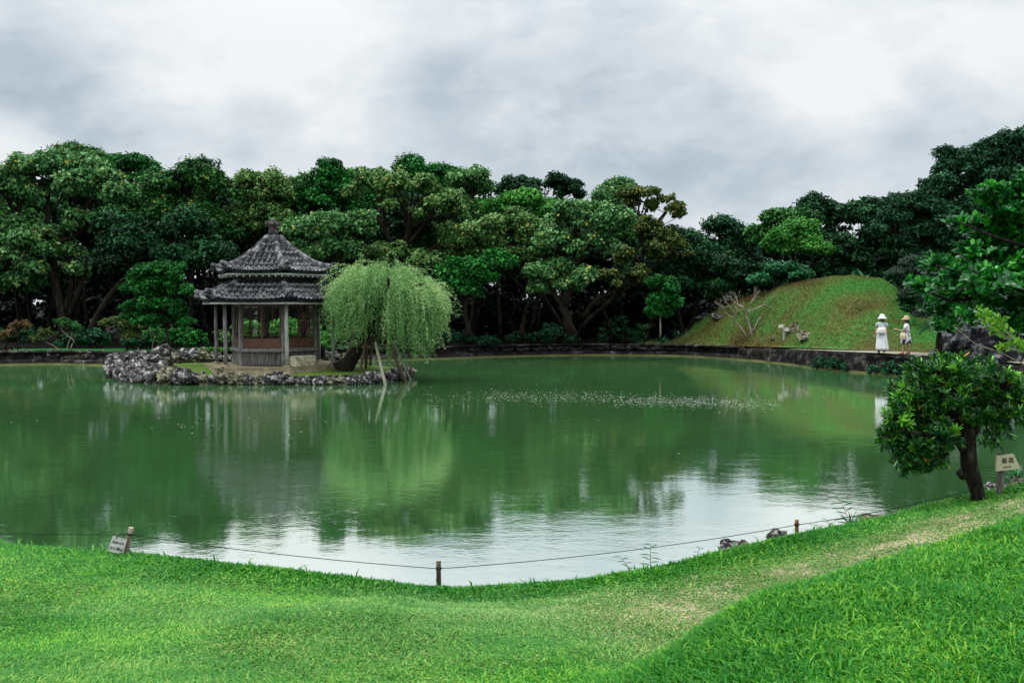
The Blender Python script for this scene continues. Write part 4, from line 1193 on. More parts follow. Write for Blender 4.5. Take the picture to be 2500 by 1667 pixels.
# ------------------------------------------------------------------ strap-leaved plants
def strap_plant(name, label, base, n, L, W, mat='strap', arch=.9, cat='plant', group=None, seg=5, spread=1.0):
    root = empty(name, base, label, cat, group)
    V = []; Fc = []; vs = []
    for i in range(n):
        a = random.uniform(0, 2 * math.pi); l = L * random.uniform(.6, 1.1); el = random.uniform(.5, 1.35)
        d = Vector((math.cos(a) * spread, math.sin(a) * spread, 0)); s_ = Vector((-math.sin(a), math.cos(a), 0))
        b_ = len(V); vv_ = random.uniform(.1, .9)
        for k in range(seg + 1):
            t = k / seg
            p = d * (l * math.cos(el) * t + .25 * l * t * t) + Vector((0, 0, l * math.sin(el) * t - arch * l * .55 * t * t))
            w = W * (1 - t ** 2.2) * .5 + .001
            V.append(p + s_ * w); V.append(p - s_ * w); vs += [vv_, vv_]
        for k in range(seg): Fc.append((b_ + 2 * k, b_ + 2 * k + 1, b_ + 2 * k + 3, b_ + 2 * k + 2))
    np_mesh('leaves', [tuple(v) for v in V], Fc, LM[mat], root, attr={'v': vs})
    return root


random.seed(31)
strap_plant('strap_leaf_plant', 'arching glossy plant growing behind the route sign', P(2478, 1180, 11.3), 46, .42, .022)
strap_plant('strap_leaf_plant', 'dark strap-leaved clump at the foot of the clipped small tree', Q(1520, 790, 54.3), 70, 1.0, .06, 'bush')
strap_plant('strap_leaf_plant', 'dark strap-leaved clump left of the clipped small tree', Q(1560, 775, 56), 60, .9, .06, 'bush')
strap_plant('strap_leaf_plant', 'dim fan of long leaves under the trees left of the mound', Q(1480, 760, 57), 40, 1.0, .07, 'dark')
strap_plant('banana_plant', 'long-leaved plant standing on the back of the mound', Q(1985, 648, 57), 16, 1.5, .22, 'bush', arch=.7)
strap_plant('banana_plant', 'smaller long-leaved plant right of the one on the mound top', Q(2030, 655, 56), 12, 1.2, .2, 'bush', arch=.7)
for i in range(9):
    strap_plant('leafy_clump', 'bright leafy ground clump behind the islet left of the pavilion', Q(455 + i * 10, 806, 48.8 + (i % 3) * .4), 26, .5, .10, 'lime', arch=1.1, group='bright leafy clumps behind the islet')
for i in range(4):
    strap_plant('leafy_clump', 'bright leafy ground clump behind the islet left of the pavilion', Q(545 + i * 14, 806, 49), 26, .45, .10, 'lime', arch=1.1, group='bright leafy clumps behind the islet')
strap_plant('fern', 'small green fern growing on the heaped rocks of the islet', Q(415 * .94, 868, 37.6), 24, .35, .05, 'vivid', group=None)
strap_plant('fern', 'tiny green fern at the waterline of the left islet rocks', Q(345, 875, 38.0), 30, .4, .05, 'vivid')
strap_plant('bank_weed', 'grassy weed tuft on the bank left of the leaning tree', P(2075, 1285, 10.4), 30, .30, .010, 'strap', arch=.5)
strap_plant('bank_weed', 'pale grassy weed tuft at the foot of the leaning tree', P(2340, 1225, 10.3), 30, .20, .010, 'strap', arch=.7)
strap_plant('bank_weed', 'dark reed tuft at the right picture edge above the sign', P(2495, 1180, 11.5), 22, .45, .014, 'strap', arch=.3)

for (x0_, x1_, dd_, lab_) in ((2010, 2110, 0, 'green weeds hanging over the dark path wall below the women'), (1880, 1960, 0, 'sparse creeper on the dark wall left of the two women')):
    lum = []
    for x_ in np.arange(x0_, x1_, 9):
        pxx = x_ * K; dd2 = float(np.interp(pxx, [1910, 2020, 2160, 2235], [50.3, 45.5, 42.2, 41.0])) - .10
        lum.append((P(pxx, 0, dd2), (.16, .12, .2)))
    for q_ in lum: q_[0].z = random.uniform(.12, .45)
    root = empty('creeper', lum[len(lum) // 2][0], lab_, 'plant')
    put_foliage('leaves', foliage(lum, 1500, .10, .06, mini=.14, loose=0), LM['bush'], root, lum[len(lum) // 2][0])

# cycad
base = P(2300, 850, 41.5)
root = empty('cycad', base, 'dark cycad with drooping fronds behind the two women', 'plant')
V = []; Fc = []; vs = []
for i in range(46):
    a = random.uniform(0, 6.28); el = random.uniform(.1, 1.3); l = random.uniform(1.1, 1.7)
    d = Vector((math.cos(a), math.sin(a), 0)); s_ = Vector((-math.sin(a), math.cos(a), 0))
    for k in range(26):
        t = (k + 2) / 28
        p = Vector((0, 0, .85)) + d * l * math.cos(el) * t + Vector((0, 0, l * math.sin(el) * t - l * .75 * t * t))
        w = .26 * math.sin(math.pi * min(1, t * 1.05 + .05)) + .05
        for sg in (-1, 1):
            tip = p + s_ * sg * w + d * .10 + Vector((0, 0, -.05)); b_ = len(V)
            V += [p, p + d * .028, tip]; vs += [.3 + .4 * random.random()] * 3
            Fc.append((b_, b_ + 1, b_ + 2))
np_mesh('fronds', [tuple(v) for v in V], Fc, LM['dark'], root, attr={'v': vs})
mb = MB(); mb.tube([(0, 0, -.3), (0, 0, .4), (.03, 0, .9)], [.28, .24, .2], 10); mb.build('trunk', BARKD, root)

# pine with cloud-like pads
tree('pine_tree', 'grey-green pine with flat needle pads right of the mound', 'tree', 46.5, [(2100, 598, 34, 9), (2085, 622, 45, 9), (2110, 640, 32, 9), (2130, 615, 30, 10), (2120, 668, 48, 12), (2150, 690, 45, 12), (2140, 720, 40, 10)], 'pine', n=16000, L=.16, W=.02, tr=.12,
     trunk=[(2165, 745), (2155, 690), (2140, 640), (2120, 600)], mini=.2, flat=.5, fill=.85, f=.32, up=1.0, loose=0)

# ------------------------------------------------------------------ pavilion
PC = P(670, 888, 39.8); PC.z = .60
tcam = Vector((-PC.x, -PC.y, 0)).normalized(); trt = Vector((-tcam.y, tcam.x, 0))
if trt.x < 0: trt = -trt
TILE = simple('roof_tile', [(.014, .014, .017), (.040, .040, .044), (.11, .11, .115), (.32, .32, .33)], 4.0, .85, .5, .02, stops=[.35, .50, .62, .78], detail=8)
MORT = simple('roof_mortar', [(.07, .07, .075), (.42, .42, .43), (.75, .75, .76)], 2.2, .9, .5, .02, stops=[.36, .5, .64])
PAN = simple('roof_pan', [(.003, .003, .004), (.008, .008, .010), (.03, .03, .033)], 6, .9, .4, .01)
RIDGE = simple('roof_ridge', [(.015, .015, .018), (.06, .06, .065), (.22, .22, .225), (.42, .42, .42)], 3.5, .9, .9, .04, stops=[.34, .48, .60, .74], detail=9)
FIN = simple('finial_tile', [(.012, .010, .010), (.04, .032, .03), (.15, .14, .14)], 9, .7, .5, .01)
pav = empty('pavilion', PC, 'hexagonal wooden pavilion with a two-tiered grey tiled roof', 'pavilion')
PSI = [R(11 + 60 * k) for k in range(6)]


def hx(psi, r_, z=0.0):
    return tcam * (math.cos(psi) * r_) + trt * (math.sin(psi) * r_) + Vector((0, 0, z))


def hexring(mb, r0, r1, z0, z1, mi=0):
    """hexagonal band between two radii / heights (outer & inner faces)"""
    vs = [];
    for (r_, z) in ((r1, z0), (r1, z1), (r0, z1), (r0, z0)):
        vs += [hx(p, r_, z) for p in PSI]
    fs = []
    for a in range(4):
        b_ = (a + 1) % 4
        for k in range(6):
            k2 = (k + 1) % 6
            fs.append((a * 6 + k, a * 6 + k2, b_ * 6 + k2, b_ * 6 + k))
    mb.add(vs, fs, mi)


# platform
mb = MB()
for (rr, z0, z1) in ((2.92, -.12, 0.0),):
    vs = [hx(p, rr, z0) for p in PSI] + [hx(p, rr, z1) for p in PSI] + [hx(p, rr + .06, -.35) for p in PSI]
    fs = [tuple(range(6, 12))] + [(k, (k + 1) % 6, 6 + (k + 1) % 6, 6 + k) for k in range(6)] + [(12 + k, 12 + (k + 1) % 6, (k + 1) % 6, k) for k in range(6)]
    mb.add(vs, fs)
mb.build('platform', PLAT, pav)
# outer posts
for i, p in enumerate(PSI):
    mb = MB(); c = hx(p, 2.40)
    mb.tube([c + Vector((0, 0, .06)), c + Vector((.01, 0, .8)), c + Vector((-.01, .01, 1.6)), c + Vector((0, 0, 2.50))], [.078, .074, .072, .070], 10)
    q = mb.build('post', WOODL if i in (0, 1) else WOODG, pav)
    mb = MB(); mb.lathe([(.15, -.02), (.14, .05), (.09, .075)], c, 9); mb.build('footing', PLAT, q)
# base wall with slats, sill, panels, windows
Rw = 1.66
GLASS, nt, b, out = new_mat('window_glass')
tr_ = nt.nodes.new('ShaderNodeBsdfTransparent'); gl = nt.nodes.new('ShaderNodeBsdfGlossy'); gl.inputs['Roughness'].default_value = .02
fr = nt.nodes.new('ShaderNodeFresnel'); fr.inputs[0].default_value = 1.5
ml = nt.nodes.new('ShaderNodeMath'); ml.operation = 'MULTIPLY'; ml.inputs[1].default_value = .6; nt.links.new(fr.outputs[0], ml.inputs[0])
ms = nt.nodes.new('ShaderNodeMixShader'); nt.links.new(ml.outputs[0], ms.inputs[0]); nt.links.new(tr_.outputs[0], ms.inputs[1]); nt.links.new(gl.outputs[0], ms.inputs[2])
nt.links.new(ms.outputs[0], out.inputs[0])
for k in range(6):
    p0, p1 = hx(PSI[k], Rw), hx(PSI[(k + 1) % 6], Rw)
    ax = (p1 - p0).normalized(); Lf = (p1 - p0).length; mid = (p0 + p1) / 2; nn = mid.normalized()
    M = Matrix((ax, -nn if False else nn, Vector((0, 0, 1)))).transposed()
    # corner post
    mb = MB(); ang = math.atan2(p0.y, p0.x)
    mb.box(p0 + Vector((0, 0, 1.30)), (.13, .13, 2.56), ang); mb.build('wall_post', WOODG, pav)
    # slatted base
    mb = MB(); mb.box(mid - nn * .03 + Vector((0, 0, .30)), (Lf - .14, .03, .54), M=M)
    bw = mb.build('base_wall', WOODD, pav)
    mb = MB(); ns = 30
    for s_ in range(ns):
        t = (s_ + .5) / ns - .5
        mb.box(mid + ax * t * (Lf - .18) + nn * .005 + Vector((0, 0, .30)), (.026, .02, .52), M=M)
    mb.build('slats', WOODG, bw)
    # sill beam
    mb = MB(); mb.box(mid + nn * .05 + Vector((0, 0, .62)), (Lf + .16, .15, .13), M=M)
    mb.build('sill', WOODG, pav)
    # two screens: each frame, wooden panel, muntins, pane
    for h in (0, 1):
        w = (Lf - .15) / 2; cx = (-.5 + h) * w
        c = mid + ax * cx + nn * (.012 if h else -.022)
        mb = MB()
        z0, z1 = .70, 2.36
        for s_ in (-1, 1): mb.box(c + ax * s_ * (w / 2 - .02) + Vector((0, 0, (z0 + z1) / 2)), (.04, .03, z1 - z0), M=M)
        mb.box(c + Vector((0, 0, z0 + .025)), (w - .08, .03, .05), M=M)
        mb.box(c + Vector((0, 0, 1.045)), (w - .08, .03, .035), M=M)
        mb.box(c + Vector((0, 0, z1 - .03)), (w - .08, .03, .06), M=M)
        scn = mb.build('screen', WOODB, pav)
        mb = MB(); mb.box(c + Vector((0, 0, .89)), (w - .08, .014, .275), M=M); mb.build('panel', WOODB, scn)
        mb = MB()
        mb.box(c + Vector((0, 0, 1.36)), (w - .08, .018, .018), M=M)
        for q in (-.5, .5):
            pass
        mb.box(c + Vector((0, 0, 1.205)), (.016, .016, .27), M=M)
        mb.box(c + ax * (.06 if h else -.05) + Vector((0, 0, 1.84)), (.016, .016, .93), M=M)
        mb.build('muntins', WOODB, scn)
        mb = MB(); vs = [c + ax * sx * (w / 2 - .045) + Vector((0, 0, z)) - nn * .004 for sx, z in ((-1, 1.065), (1, 1.065), (1, 2.29), (-1, 2.29))]
        mb.add(vs, [(0, 1, 2, 3)]); mb.build('pane', GLASS, scn)
    # lintel band up to the eaves
    mb = MB(); mb.box(mid + Vector((0, 0, 2.62)), (Lf - .13, .05, .52), M=M); mb.build('lintel', WOODD, pav)
# interior floor, ceiling
mb = MB(); vs = [hx(p, 1.56, .66) for p in PSI]; mb.add(vs, [tuple(range(6))]); vs = [hx(p, 1.56, .6) for p in PSI]; mb.add(vs, [tuple(range(5, -1, -1))]); mb.build('floor', WOODD, pav)
mb = MB(); hexring(mb, .02, 2.84, 2.50, 2.54); mb.build('ceiling', WOODD, pav)
mb = MB(); hexring(mb, 1.5, 1.72, 2.9, 3.66); mb.build('upper_wall', WOODD, pav)
# eave beams
mb = MB(); hexring(mb, 2.30, 2.48, 2.40, 2.50); mb.build('post_beam', WOODG, pav)
mb = MB(); hexring(mb, 2.83, 2.96, 2.385, 2.455); mb.build('eave_board', WOODL, pav)
mb = MB(); hexring(mb, 2.18, 2.30, 3.50, 3.56); mb.build('eave_board', WOODL, pav)


def roof(mb, rt, zt, re, ze, lift, pw, pitch_r=.205, seg_l=.30, tr_=.074, pan=True):
    """curved hexagonal tiled roof skirt"""
    c30 = math.cos(R(30))
    at_, ae = rt * c30, re * c30

    def surf(k, a, w):
        # a: apothem distance, w: signed distance along the eave direction
        s_ = (a - at_) / (ae - at_)
        half = a * math.tan(R(30)) + 1e-6
        u = abs(w) / half
        z = ze + (zt - ze) * max(0, 1 - s_) ** pw + lift * (u ** 4) * max(0, s_) ** 2
        mid = (PSI[k] + PSI[(k + 1) % 6]) / 2 if k < 5 else PSI[5] + R(30)
        n_ = tcam * math.cos(mid) + trt * math.sin(mid); t_ = -tcam * math.sin(mid) + trt * math.cos(mid)
        return n_ * a + t_ * w + Vector((0, 0, z)), n_, t_
    for k in range(6):
        A, W_ = 12, 14
        vs = []; fs = []
        for lay in (0, 1):
            for i in range(A + 1):
                a = at_ + (ae - at_) * i / A
                for j in range(W_ + 1):
                    w = (j / W_ * 2 - 1) * a * math.tan(R(30))
                    p, _, _ = surf(k, a, w); vs.append(p - Vector((0, 0, .10 * lay)))
            o_ = lay * (A + 1) * (W_ + 1)
            for i in range(A):
                for j in range(W_):
                    q = o_ + i * (W_ + 1) + j
                    fs.append((q, q + 1, q + W_ + 2, q + W_ + 1))
        q0 = A * (W_ + 1); q1 = (A + 1) * (W_ + 1) + q0
        for j in range(W_): fs.append((q0 + j, q0 + j + 1, q1 + j + 1, q1 + j))
        mb.add(vs, fs, 2, True)
        half_e = ae * math.tan(R(30)); nr = int(half_e / pitch_r)
        for row in range(-nr, nr + 1):
            w = row * pitch_r
            amin = max(at_, abs(w) / math.tan(R(30)) + .02)
            a1 = ae + .03
            while a1 > amin + .05:
                a0 = max(amin, a1 - seg_l)
                pl, n_, t_ = surf(k, min(a1, ae), w); pu, _, _ = surf(k, a0, w)
                if a1 > ae: pl = pl + n_ * (a1 - ae)
                dirv = (pu - pl).normalized(); upv = dirv.cross(t_); upv = upv if upv.z > 0 else -upv
                vs = []; fs = []
                N_ = 7
                r0, r1 = tr_ * random.uniform(1.0, 1.1), tr_ * .74
                for (pp, rr, hh) in ((pl, r0, .04), (pu, r1, .0)):
                    for q in range(N_ + 1):
                        t = math.pi * q / N_
                        vs.append(pp + t_ * (math.cos(t) * rr) + upv * (math.sin(t) * rr * 1.12 + hh))
                for q in range(N_): fs.append((q, q + 1, N_ + 2 + q, N_ + 1 + q))
                mb.add(vs, fs, 0, True)
                # open end with a mortar rim
                vs = []; ri = r0 * .55; rim = pl - dirv * .012
                for q in range(N_ + 1):
                    t = math.pi * q / N_
                    vs.append(rim + t_ * (math.cos(t) * r0 * 1.02) + upv * (math.sin(t) * r0 * 1.14 + .028))
                    vs.append(rim + t_ * (math.cos(t) * ri) + upv * (math.sin(t) * ri * 1.1 + .02))
                    vs.append(pl + dirv * .05 + t_ * (math.cos(t) * r0 * 1.04) + upv * (math.sin(t) * r0 * 1.16 + .026))
                fs = []
                for q in range(N_):
                    fs.append((3 * q, 3 * q + 1, 3 * q + 4, 3 * q + 3)); fs.append((3 * q, 3 * q + 3, 3 * q + 5, 3 * q + 2))
                mb.add(vs, fs, 1)
                fs = [tuple(3 * q + 1 for q in range(N_ + 1))]; mb.add(vs, fs, 0)
                a1 = a0 if a0 > amin + .001 else -1
    return surf


random.seed(3)
mb = MB(); roof(mb, 1.70, 3.28, 3.02, 2.56, .17, 1.25, tr_=.083)
low = mb.build('lower_roof', [TILE, MORT, PAN], pav)
mb = MB(); roof(mb, .30, 5.02, 2.34, 3.66, .16, 1.55, tr_=.074)
upr = mb.build('upper_roof', [TILE, MORT, PAN], pav)


def hips(parent, rt, zt, re, ze, lift, pw, rad, tipup):
    for p in PSI:
        mb = MB(); pts = []; rr = []
        N_ = 16
        for i in range(N_ + 1):
            s_ = i / N_; r_ = rt + (re - rt) * s_
            z = ze + (zt - ze) * (1 - s_) ** pw + lift * s_ ** 2
            pts.append(hx(p, r_, z + rad * .75)); rr.append(rad * (1.0 + .10 * (i % 2) + .18 * s_))
        pts.append(hx(p, re + .12, ze + lift + rad * .8 + tipup * .12)); rr.append(rad * 1.12)
        pts.append(hx(p, re + .20, ze + lift + rad * .8 + tipup * .30)); rr.append(rad * .95)
        pts.append(hx(p, re + .24, ze + lift + rad * .8 + tipup * .40)); rr.append(rad * .7)
        mb.tube(pts, rr, 10)
        # wide mortar bedding under the hip and the second, lower end tile
        mb.tube([q - Vector((0, 0, rad * .8)) for q in pts[:-3]], [r_ * 1.25 for r_ in rr[:-3]], 8)
        e = hx(p, re - .12, ze + lift - .02)
        mb.tube([e, hx(p, re + .06, ze + lift - .05), hx(p, re + .20, ze + lift - .03), hx(p, re + .27, ze + lift + .02)], [rad * 1.0, rad * 1.0, rad * .85, rad * .6], 9)
        # end cap disc facing out
        c = hx(p, re + .10, ze + lift + rad * 1.1)
        n_ = hx(p, 1).normalized()
        mb.tube([c - n_ * .06, c + n_ * .03], [rad * 1.2, rad * 1.25], 12)
        h = mb.build('hip_ridge', RIDGE, parent)


hips(low, 1.68, 3.28, 3.02, 2.56, .17, 1.25, .105, .30)
hips(upr, .26, 5.02, 2.34, 3.66, .16, 1.55, .095, .26)
# rafter ends below the upper eaves, each a part; plaster lumps on the lower eave board
for k in range(6):
    p0, p1 = hx(PSI[k], 2.26), hx(PSI[(k + 1) % 6], 2.26); nn = ((p0 + p1) / 2).normalized(); ax = (p1 - p0).normalized()
    M = Matrix((ax, nn, Vector((0, 0, 1)))).transposed()
    for i in range(9):
        c = p0.lerp(p1, (i + .5) / 9)
        mb = MB(); mb.box(c - nn * .28 + Vector((0, 0, 3.46)), (.05, .62, .055), M=M); mb.build('rafter', WOODL, pav)

# finial: collar, neck, cap with knob
mb = MB(); mb.lathe([(.34, 4.98), (.36, 5.06), (.30, 5.11), (.20, 5.13)], (0, 0, 0), 12)
mb.build('finial_collar', TILE, pav)
mb = MB(); mb.lathe([(.20, 5.10), (.185, 5.30), (.17, 5.46), (.24, 5.50), (.27, 5.56), (.22, 5.60), (.16, 5.66), (.15, 5.70), (.07, 5.76), (.03, 5.79)], (0, 0, 0), 14)
for k in range(6):
    c = hx(PSI[k], .20, 5.60); mb.tube([c, hx(PSI[k], .27, 5.57), hx(PSI[k], .31, 5.60), hx(PSI[k], .32, 5.66)], [.05, .05, .045, .03], 7)
mb.build('finial', FIN, pav)
# yellow stone step
q0 = P(739, 891, 38.0); q0.z = .60
mb = MB()
bm = bmesh.new(); bmesh.ops.create_cube(bm, size=1)
bmesh.ops.scale(bm, vec=(1.03, .42, .43), verts=bm.verts)
bmesh.ops.bevel(bm, geom=list(bm.edges), offset=.04, segments=3, affect='EDGES')
bmesh.ops.subdivide_edges(bm, edges=list(bm.edges), cuts=3, use_grid_fill=True)
for v in bm.verts: v.co += v.co.normalized() * .018 * mnoise.fractal(v.co * 5, 1, 2, 4)
me = bpy.data.meshes.new('stone_step'); bm.to_mesh(me); bm.free(); me.materials.append(STONEB)
o = bpy.data.objects.new('stone_step', me); sc.collection.objects.link(o); o.location = (q0.x, q0.y, .60 + .212)
face_mid = (PSI[0] + PSI[1]) / 2; tv = -tcam * math.sin(face_mid) + trt * math.cos(face_mid)
o.rotation_euler = (0, 0, math.atan2(tv.y, tv.x))
tag(o, 'yellowish rectangular stone block in front of the pavilion', 'stone block')
# small stone basin behind the pavilion's right posts
q0 = P(786, 868, 43.2)
root = empty('stone_basin', (q0.x, q0.y, .48), 'dark upright stone basin behind the right pavilion posts', 'basin')
mb = MB(); mb.lathe([(.16, -.05), (.17, .2), (.15, .5), (.17, .68), (.13, .70), (.11, .62)], (0, 0, 0), 14); mb.build('body', ROCKD, root)

# ------------------------------------------------------------------ willow
random.seed(11)
WD = 38.6
wb = P(852, 897, WD)
wroot = empty('willow_tree', wb, 'light green weeping willow leaning over the water, propped by poles', 'tree')
mb = MB()
Ww = lambda x, y, dd=0: P(450 + x / 3.336, 500 + y / 3.336, WD + dd)
def wl_(pts, r_):
    pp = [Ww(*p) - wb for p in pts]; q_ = []
    for a, b_ in zip(pp[:-1], pp[1:]): q_ += wob(a, b_, 3, .04)[:-1]
    q_.append(pp[-1]); m_ = len(q_)
    mb.tube(q_, [r_ * (1 - .6 * i / m_) for i in range(m_)], 9)
mb.tube([wb - wb + Vector((-.35, 0, -.15)), Ww(1335, 1300) - wb, Ww(1385, 1220) - wb, Ww(1450, 1110) - wb, Ww(1500, 1010) - wb, Ww(1560, 900) - wb], [.42, .30, .24, .20, .17, .15], 11)
wl_([(1560, 910), (1575, 830), (1620, 720, .3), (1690, 620, .5)], .13)
wl_([(1555, 900), (1500, 800, -.4), (1440, 700, -.6), (1390, 620, -.8)], .12)
wl_([(1575, 850), (1700, 760, -.5), (1830, 680, -.8), (1950, 640, -.9)], .10)
wl_([(1575, 840), (1560, 720, .9), (1550, 600, 1.3)], .10)
wl_([(1520, 840), (1380, 740, .8), (1280, 680, 1.1)], .09)
wl_([(1600, 800), (1650, 700, -1.2), (1660, 600, -1.7)], .09)
mb.build('trunk', BARKD, wroot)
# hanging withes: start on the crown dome, arch out and fall
cx, cz = Ww(1640, 700), None
Cs = []; Ns = []; Ds = []; vs_ = []
twg = MB()
# limb ends read off the crown (x, y in the picture, distance offset); each carries its own curtain of withes
ENDS = [(1235, 590, -.3), (1190, 660, .3), (1290, 540, .7), (1400, 500, -.6), (1420, 540, .9), (1480, 520, .2), (1560, 500, -1.1), (1600, 530, .5), (1650, 480, 1.2), (1680, 520, -.4), (1760, 520, .8), (1830, 560, -.9),
        (1850, 520, .2), (1930, 590, .9), (1990, 600, -.3), (2060, 650, .4), (2110, 690, -.2), (1170, 740, 0), (1330, 620, -1.2), (1480, 640, -1.1), (1720, 620, -1.3), (1900, 650, -1.3), (1400, 700, -1.1),
        (1790, 700, -1.5), (1980, 740, -.9), (1260, 700, -.9), (2080, 760, -.5), (1850, 800, -1.0), (1340, 560, 1.3), (1540, 560, 1.5), (1880, 600, 1.4), (2010, 680, 1.0)]
BX = [1080, 1130, 1200, 1350, 1480, 1560, 1640, 1690, 1740, 1820, 2000, 2080, 2130, 2210]
BY = [800, 900, 1100, 1080, 980, 940, 1060, 1250, 1130, 1210, 1190, 1100, 980, 880]
U_ = 1 / 3.336 / F * WD
for (ex, ey, ed) in ENDS:
    tip = Ww(1640 + (ex - 1640) * .90, ey + 25, ed * .85); lat = (ex - 1620) / 500
    outd = Vector((lat, ed * .5, 0)); outd = outd.normalized() * min(1, .25 + outd.length)
    tv_ = random.uniform(-.10, .22)
    root_ = Ww(1600, 800, ed * .3)
    twg.tube([q - wb for q in wob(root_, tip, 4, .12, .12)], [.035, .028, .02, .014, .008], 5)
    for k_ in range(46):
        s0 = tip + Vector((random.gauss(0, .13), random.gauss(0, .16), random.gauss(-.02, .09))) - Vector((outd.x, outd.y, 0)) * random.uniform(0, .35)
        rd_ = random.uniform(0, 6.28)
        d = (outd * random.uniform(.1, .9) + Vector((math.cos(rd_), math.sin(rd_), 0)) * random.uniform(.1, .6) + Vector((0, 0, random.uniform(-.9, .55)))).normalized()
        full = max(.5, (float(np.interp(ex + lat * 80, BX, BY)) - ey) * U_)
        Ls = full * random.choice((random.uniform(.25, .7), random.uniform(.6, 1.08))) + .12
        p = s0.copy(); nseg = int(Ls / .07); sv = tv_ + random.uniform(0, .25); path = [p.copy()]; stiff = random.uniform(.80, .89)
        for k in range(nseg):
            t = k / max(1, nseg)
            d = (d * stiff + Vector((outd.x * .10, outd.y * .10, -1)) * (1 - stiff) + Vector((random.gauss(0, .05), random.gauss(0, .05), 0))).normalized()
            p = p + d * .07
            if p.z < .62: break
            path.append(p.copy())
            for m_ in range(2):
                sd = Vector((random.gauss(0, 1), random.gauss(0, 1), random.gauss(0, .6))).normalized()
                Cs.append(p + d * random.uniform(0, .07)); Ds.append((d * .75 + sd * .85).normalized()); Ns.append(Vector((random.gauss(0, 1), random.gauss(0, 1), random.gauss(.6, .8))).normalized())
                vs_.append(max(0, min(.95, .20 + sv + .35 * random.random() + .14 * (1 - t))))
        if k_ % 4 == 0 and len(path) > 4:
            twg.tube([q - wb for q in path[::4]], .005, 3, cap=False)
twg.build('twigs', LM['olive'] if False else BARK, wroot)
V, Fq, k = leaf_geo(np.array(Cs), np.array(Ns), np.array(Ds), .12 * (.7 + .6 * RNG.random(len(Cs))), .026, curl=.05)
np_mesh('crown', V - np.array(wb), Fq, LM['willow'], wroot, attr={'v': np.repeat(vs_, 4)})

poles = [((1275, 1340), (1372, 1088), -.3, .055, POLE, 'pale prop pole furthest left under the willow'), ((1320, 1362), (1432, 1098), -.8, .055, POLE, 'pale prop pole second from the left under the willow'),
         ((1430, 1365), (1490, 1030), -.7, .05, POLEB, 'thin brown prop pole right of the willow trunk'), ((1478, 1340), (1490, 1040), .3, .055, POLEB, 'dark vertical prop pole under the middle of the willow'),
         ((1512, 1322), (1535, 1060), .9, .05, POLEB, 'dark prop pole at the back of the willow'), ((1637, 1466), (1555, 1120), None, .06, POLE, 'pale prop pole standing in the water at the front'),
         ((1800, 1442), (1575, 900), None, .072, POLEB, 'thick brown prop pole leaning from the water to the willow fork'), ((1838, 1422), (1600, 920), None, .055, POLE, 'slim pale prop pole furthest right in the water')]
for (b_, t_, dd, r_, m_, lab) in poles:
    pb = (450 + b_[0] / 3.336, 500 + b_[1] / 3.336); pt = (450 + t_[0] / 3.336, 500 + t_[1] / 3.336)
    if dd is None: B_ = PG(pb[0], pb[1], 0.0)
    else: B_ = PG(pb[0], pb[1], .36)
    T_ = P(pt[0], pt[1], (WD * 2 + B_.y) / 3)
    mb = MB(); v = (T_ - B_)
    mb.tube([Vector((0, 0, 0)) - v * .12, v * .35, v * .7, v], [r_ * 1.05, r_, r_ * .95, r_ * .9], 9)
    o = mb.build('prop_pole', m_, None, loc=B_); tag(o, lab, 'pole', 'poles propping up the willow')

# ------------------------------------------------------------------ hill signpost
HBD = hill_depth(1913, 828)
HBD -= .3; hb = P(1913, 828, HBD)
root = empty('signpost', hb, 'small wooden post with two little blank direction plates on the mound', 'sign')
BOARD = simple('sign_board', [(.42, .40, .27), (.52, .50, .35)], 8, .7, .1, .01)
PLATE = simple('pale_plate', [(.66, .60, .50), (.80, .74, .64)], 8, .7, .1, .01)
s_ = HBD / F
mb = MB(); mb.box((0, 0, 17 * s_), (.075, .06, 40 * s_)); mb.build('post', WOODL, root)
for (x0, x1, y0, y1, sk) in ((-14, -2, 28, 36, -2), (2, 13, 20, 28, 2)):
    mb = MB(); d_ = .03
    pts = [(x0, y0), (x1, y0), (x1 - (0 if sk < 0 else 3), y1), (x0 + (3 if sk < 0 else 0), y1)]
    vs = [Vector((x * s_, -.05, y * s_)) for x, y in pts] + [Vector((x * s_, -.05 + d_, y * s_)) for x, y in pts]
    mb.add(vs, [(0, 1, 2, 3), (7, 6, 5, 4), (0, 4, 5, 1), (1, 5, 6, 2), (2, 6, 7, 3), (3, 7, 4, 0)]); mb.build('plate', PLATE, root)


# ------------------------------------------------------------------ people
SKIN = simple('skin', [(.42, .25, .17), (.50, .31, .22)], 3, .55, 0)
HAIR = simple('hair', [(.010, .008, .007), (.02, .015, .012)], 20, .5, .2, .005)
WHITE = simple('white_cloth', [(.62, .62, .64), (.78, .78, .80)], 4, .85, .5, .02)
PALEB = simple('pale_blue_cloth', [(.36, .45, .47), (.46, .55, .57)], 4, .85, .3, .01)
BAGW = simple('white_bag_cloth', [(.74, .71, .66), (.82, .79, .74)], 4, .8, .2, .01)
STRAWH = simple('straw', [(.42, .29, .15), (.62, .45, .27)], 40, .8, .4, .005)
STRAWB = simple('straw_bag', [(.50, .42, .27), (.68, .59, .42)], 30, .8, .4, .005)
SHOE = simple('dark_shoe', [(.015, .014, .015), (.03, .028, .028)], 5, .6, 0)
SANDAL = simple('sandal_leather', [(.22, .08, .045), (.30, .12, .07)], 5, .6, 0)
PRINT = simple('printed_cloth', [(.02, .02, .045), (.03, .03, .06), (.75, .75, .76), (.80, .80, .80)], 9, .85, 0, stops=[.40, .475, .49, .6], detail=2)
CHECK = simple('pinkish_cloth', [(.16, .07, .07), (.28, .15, .14)], 9, .9, 0)


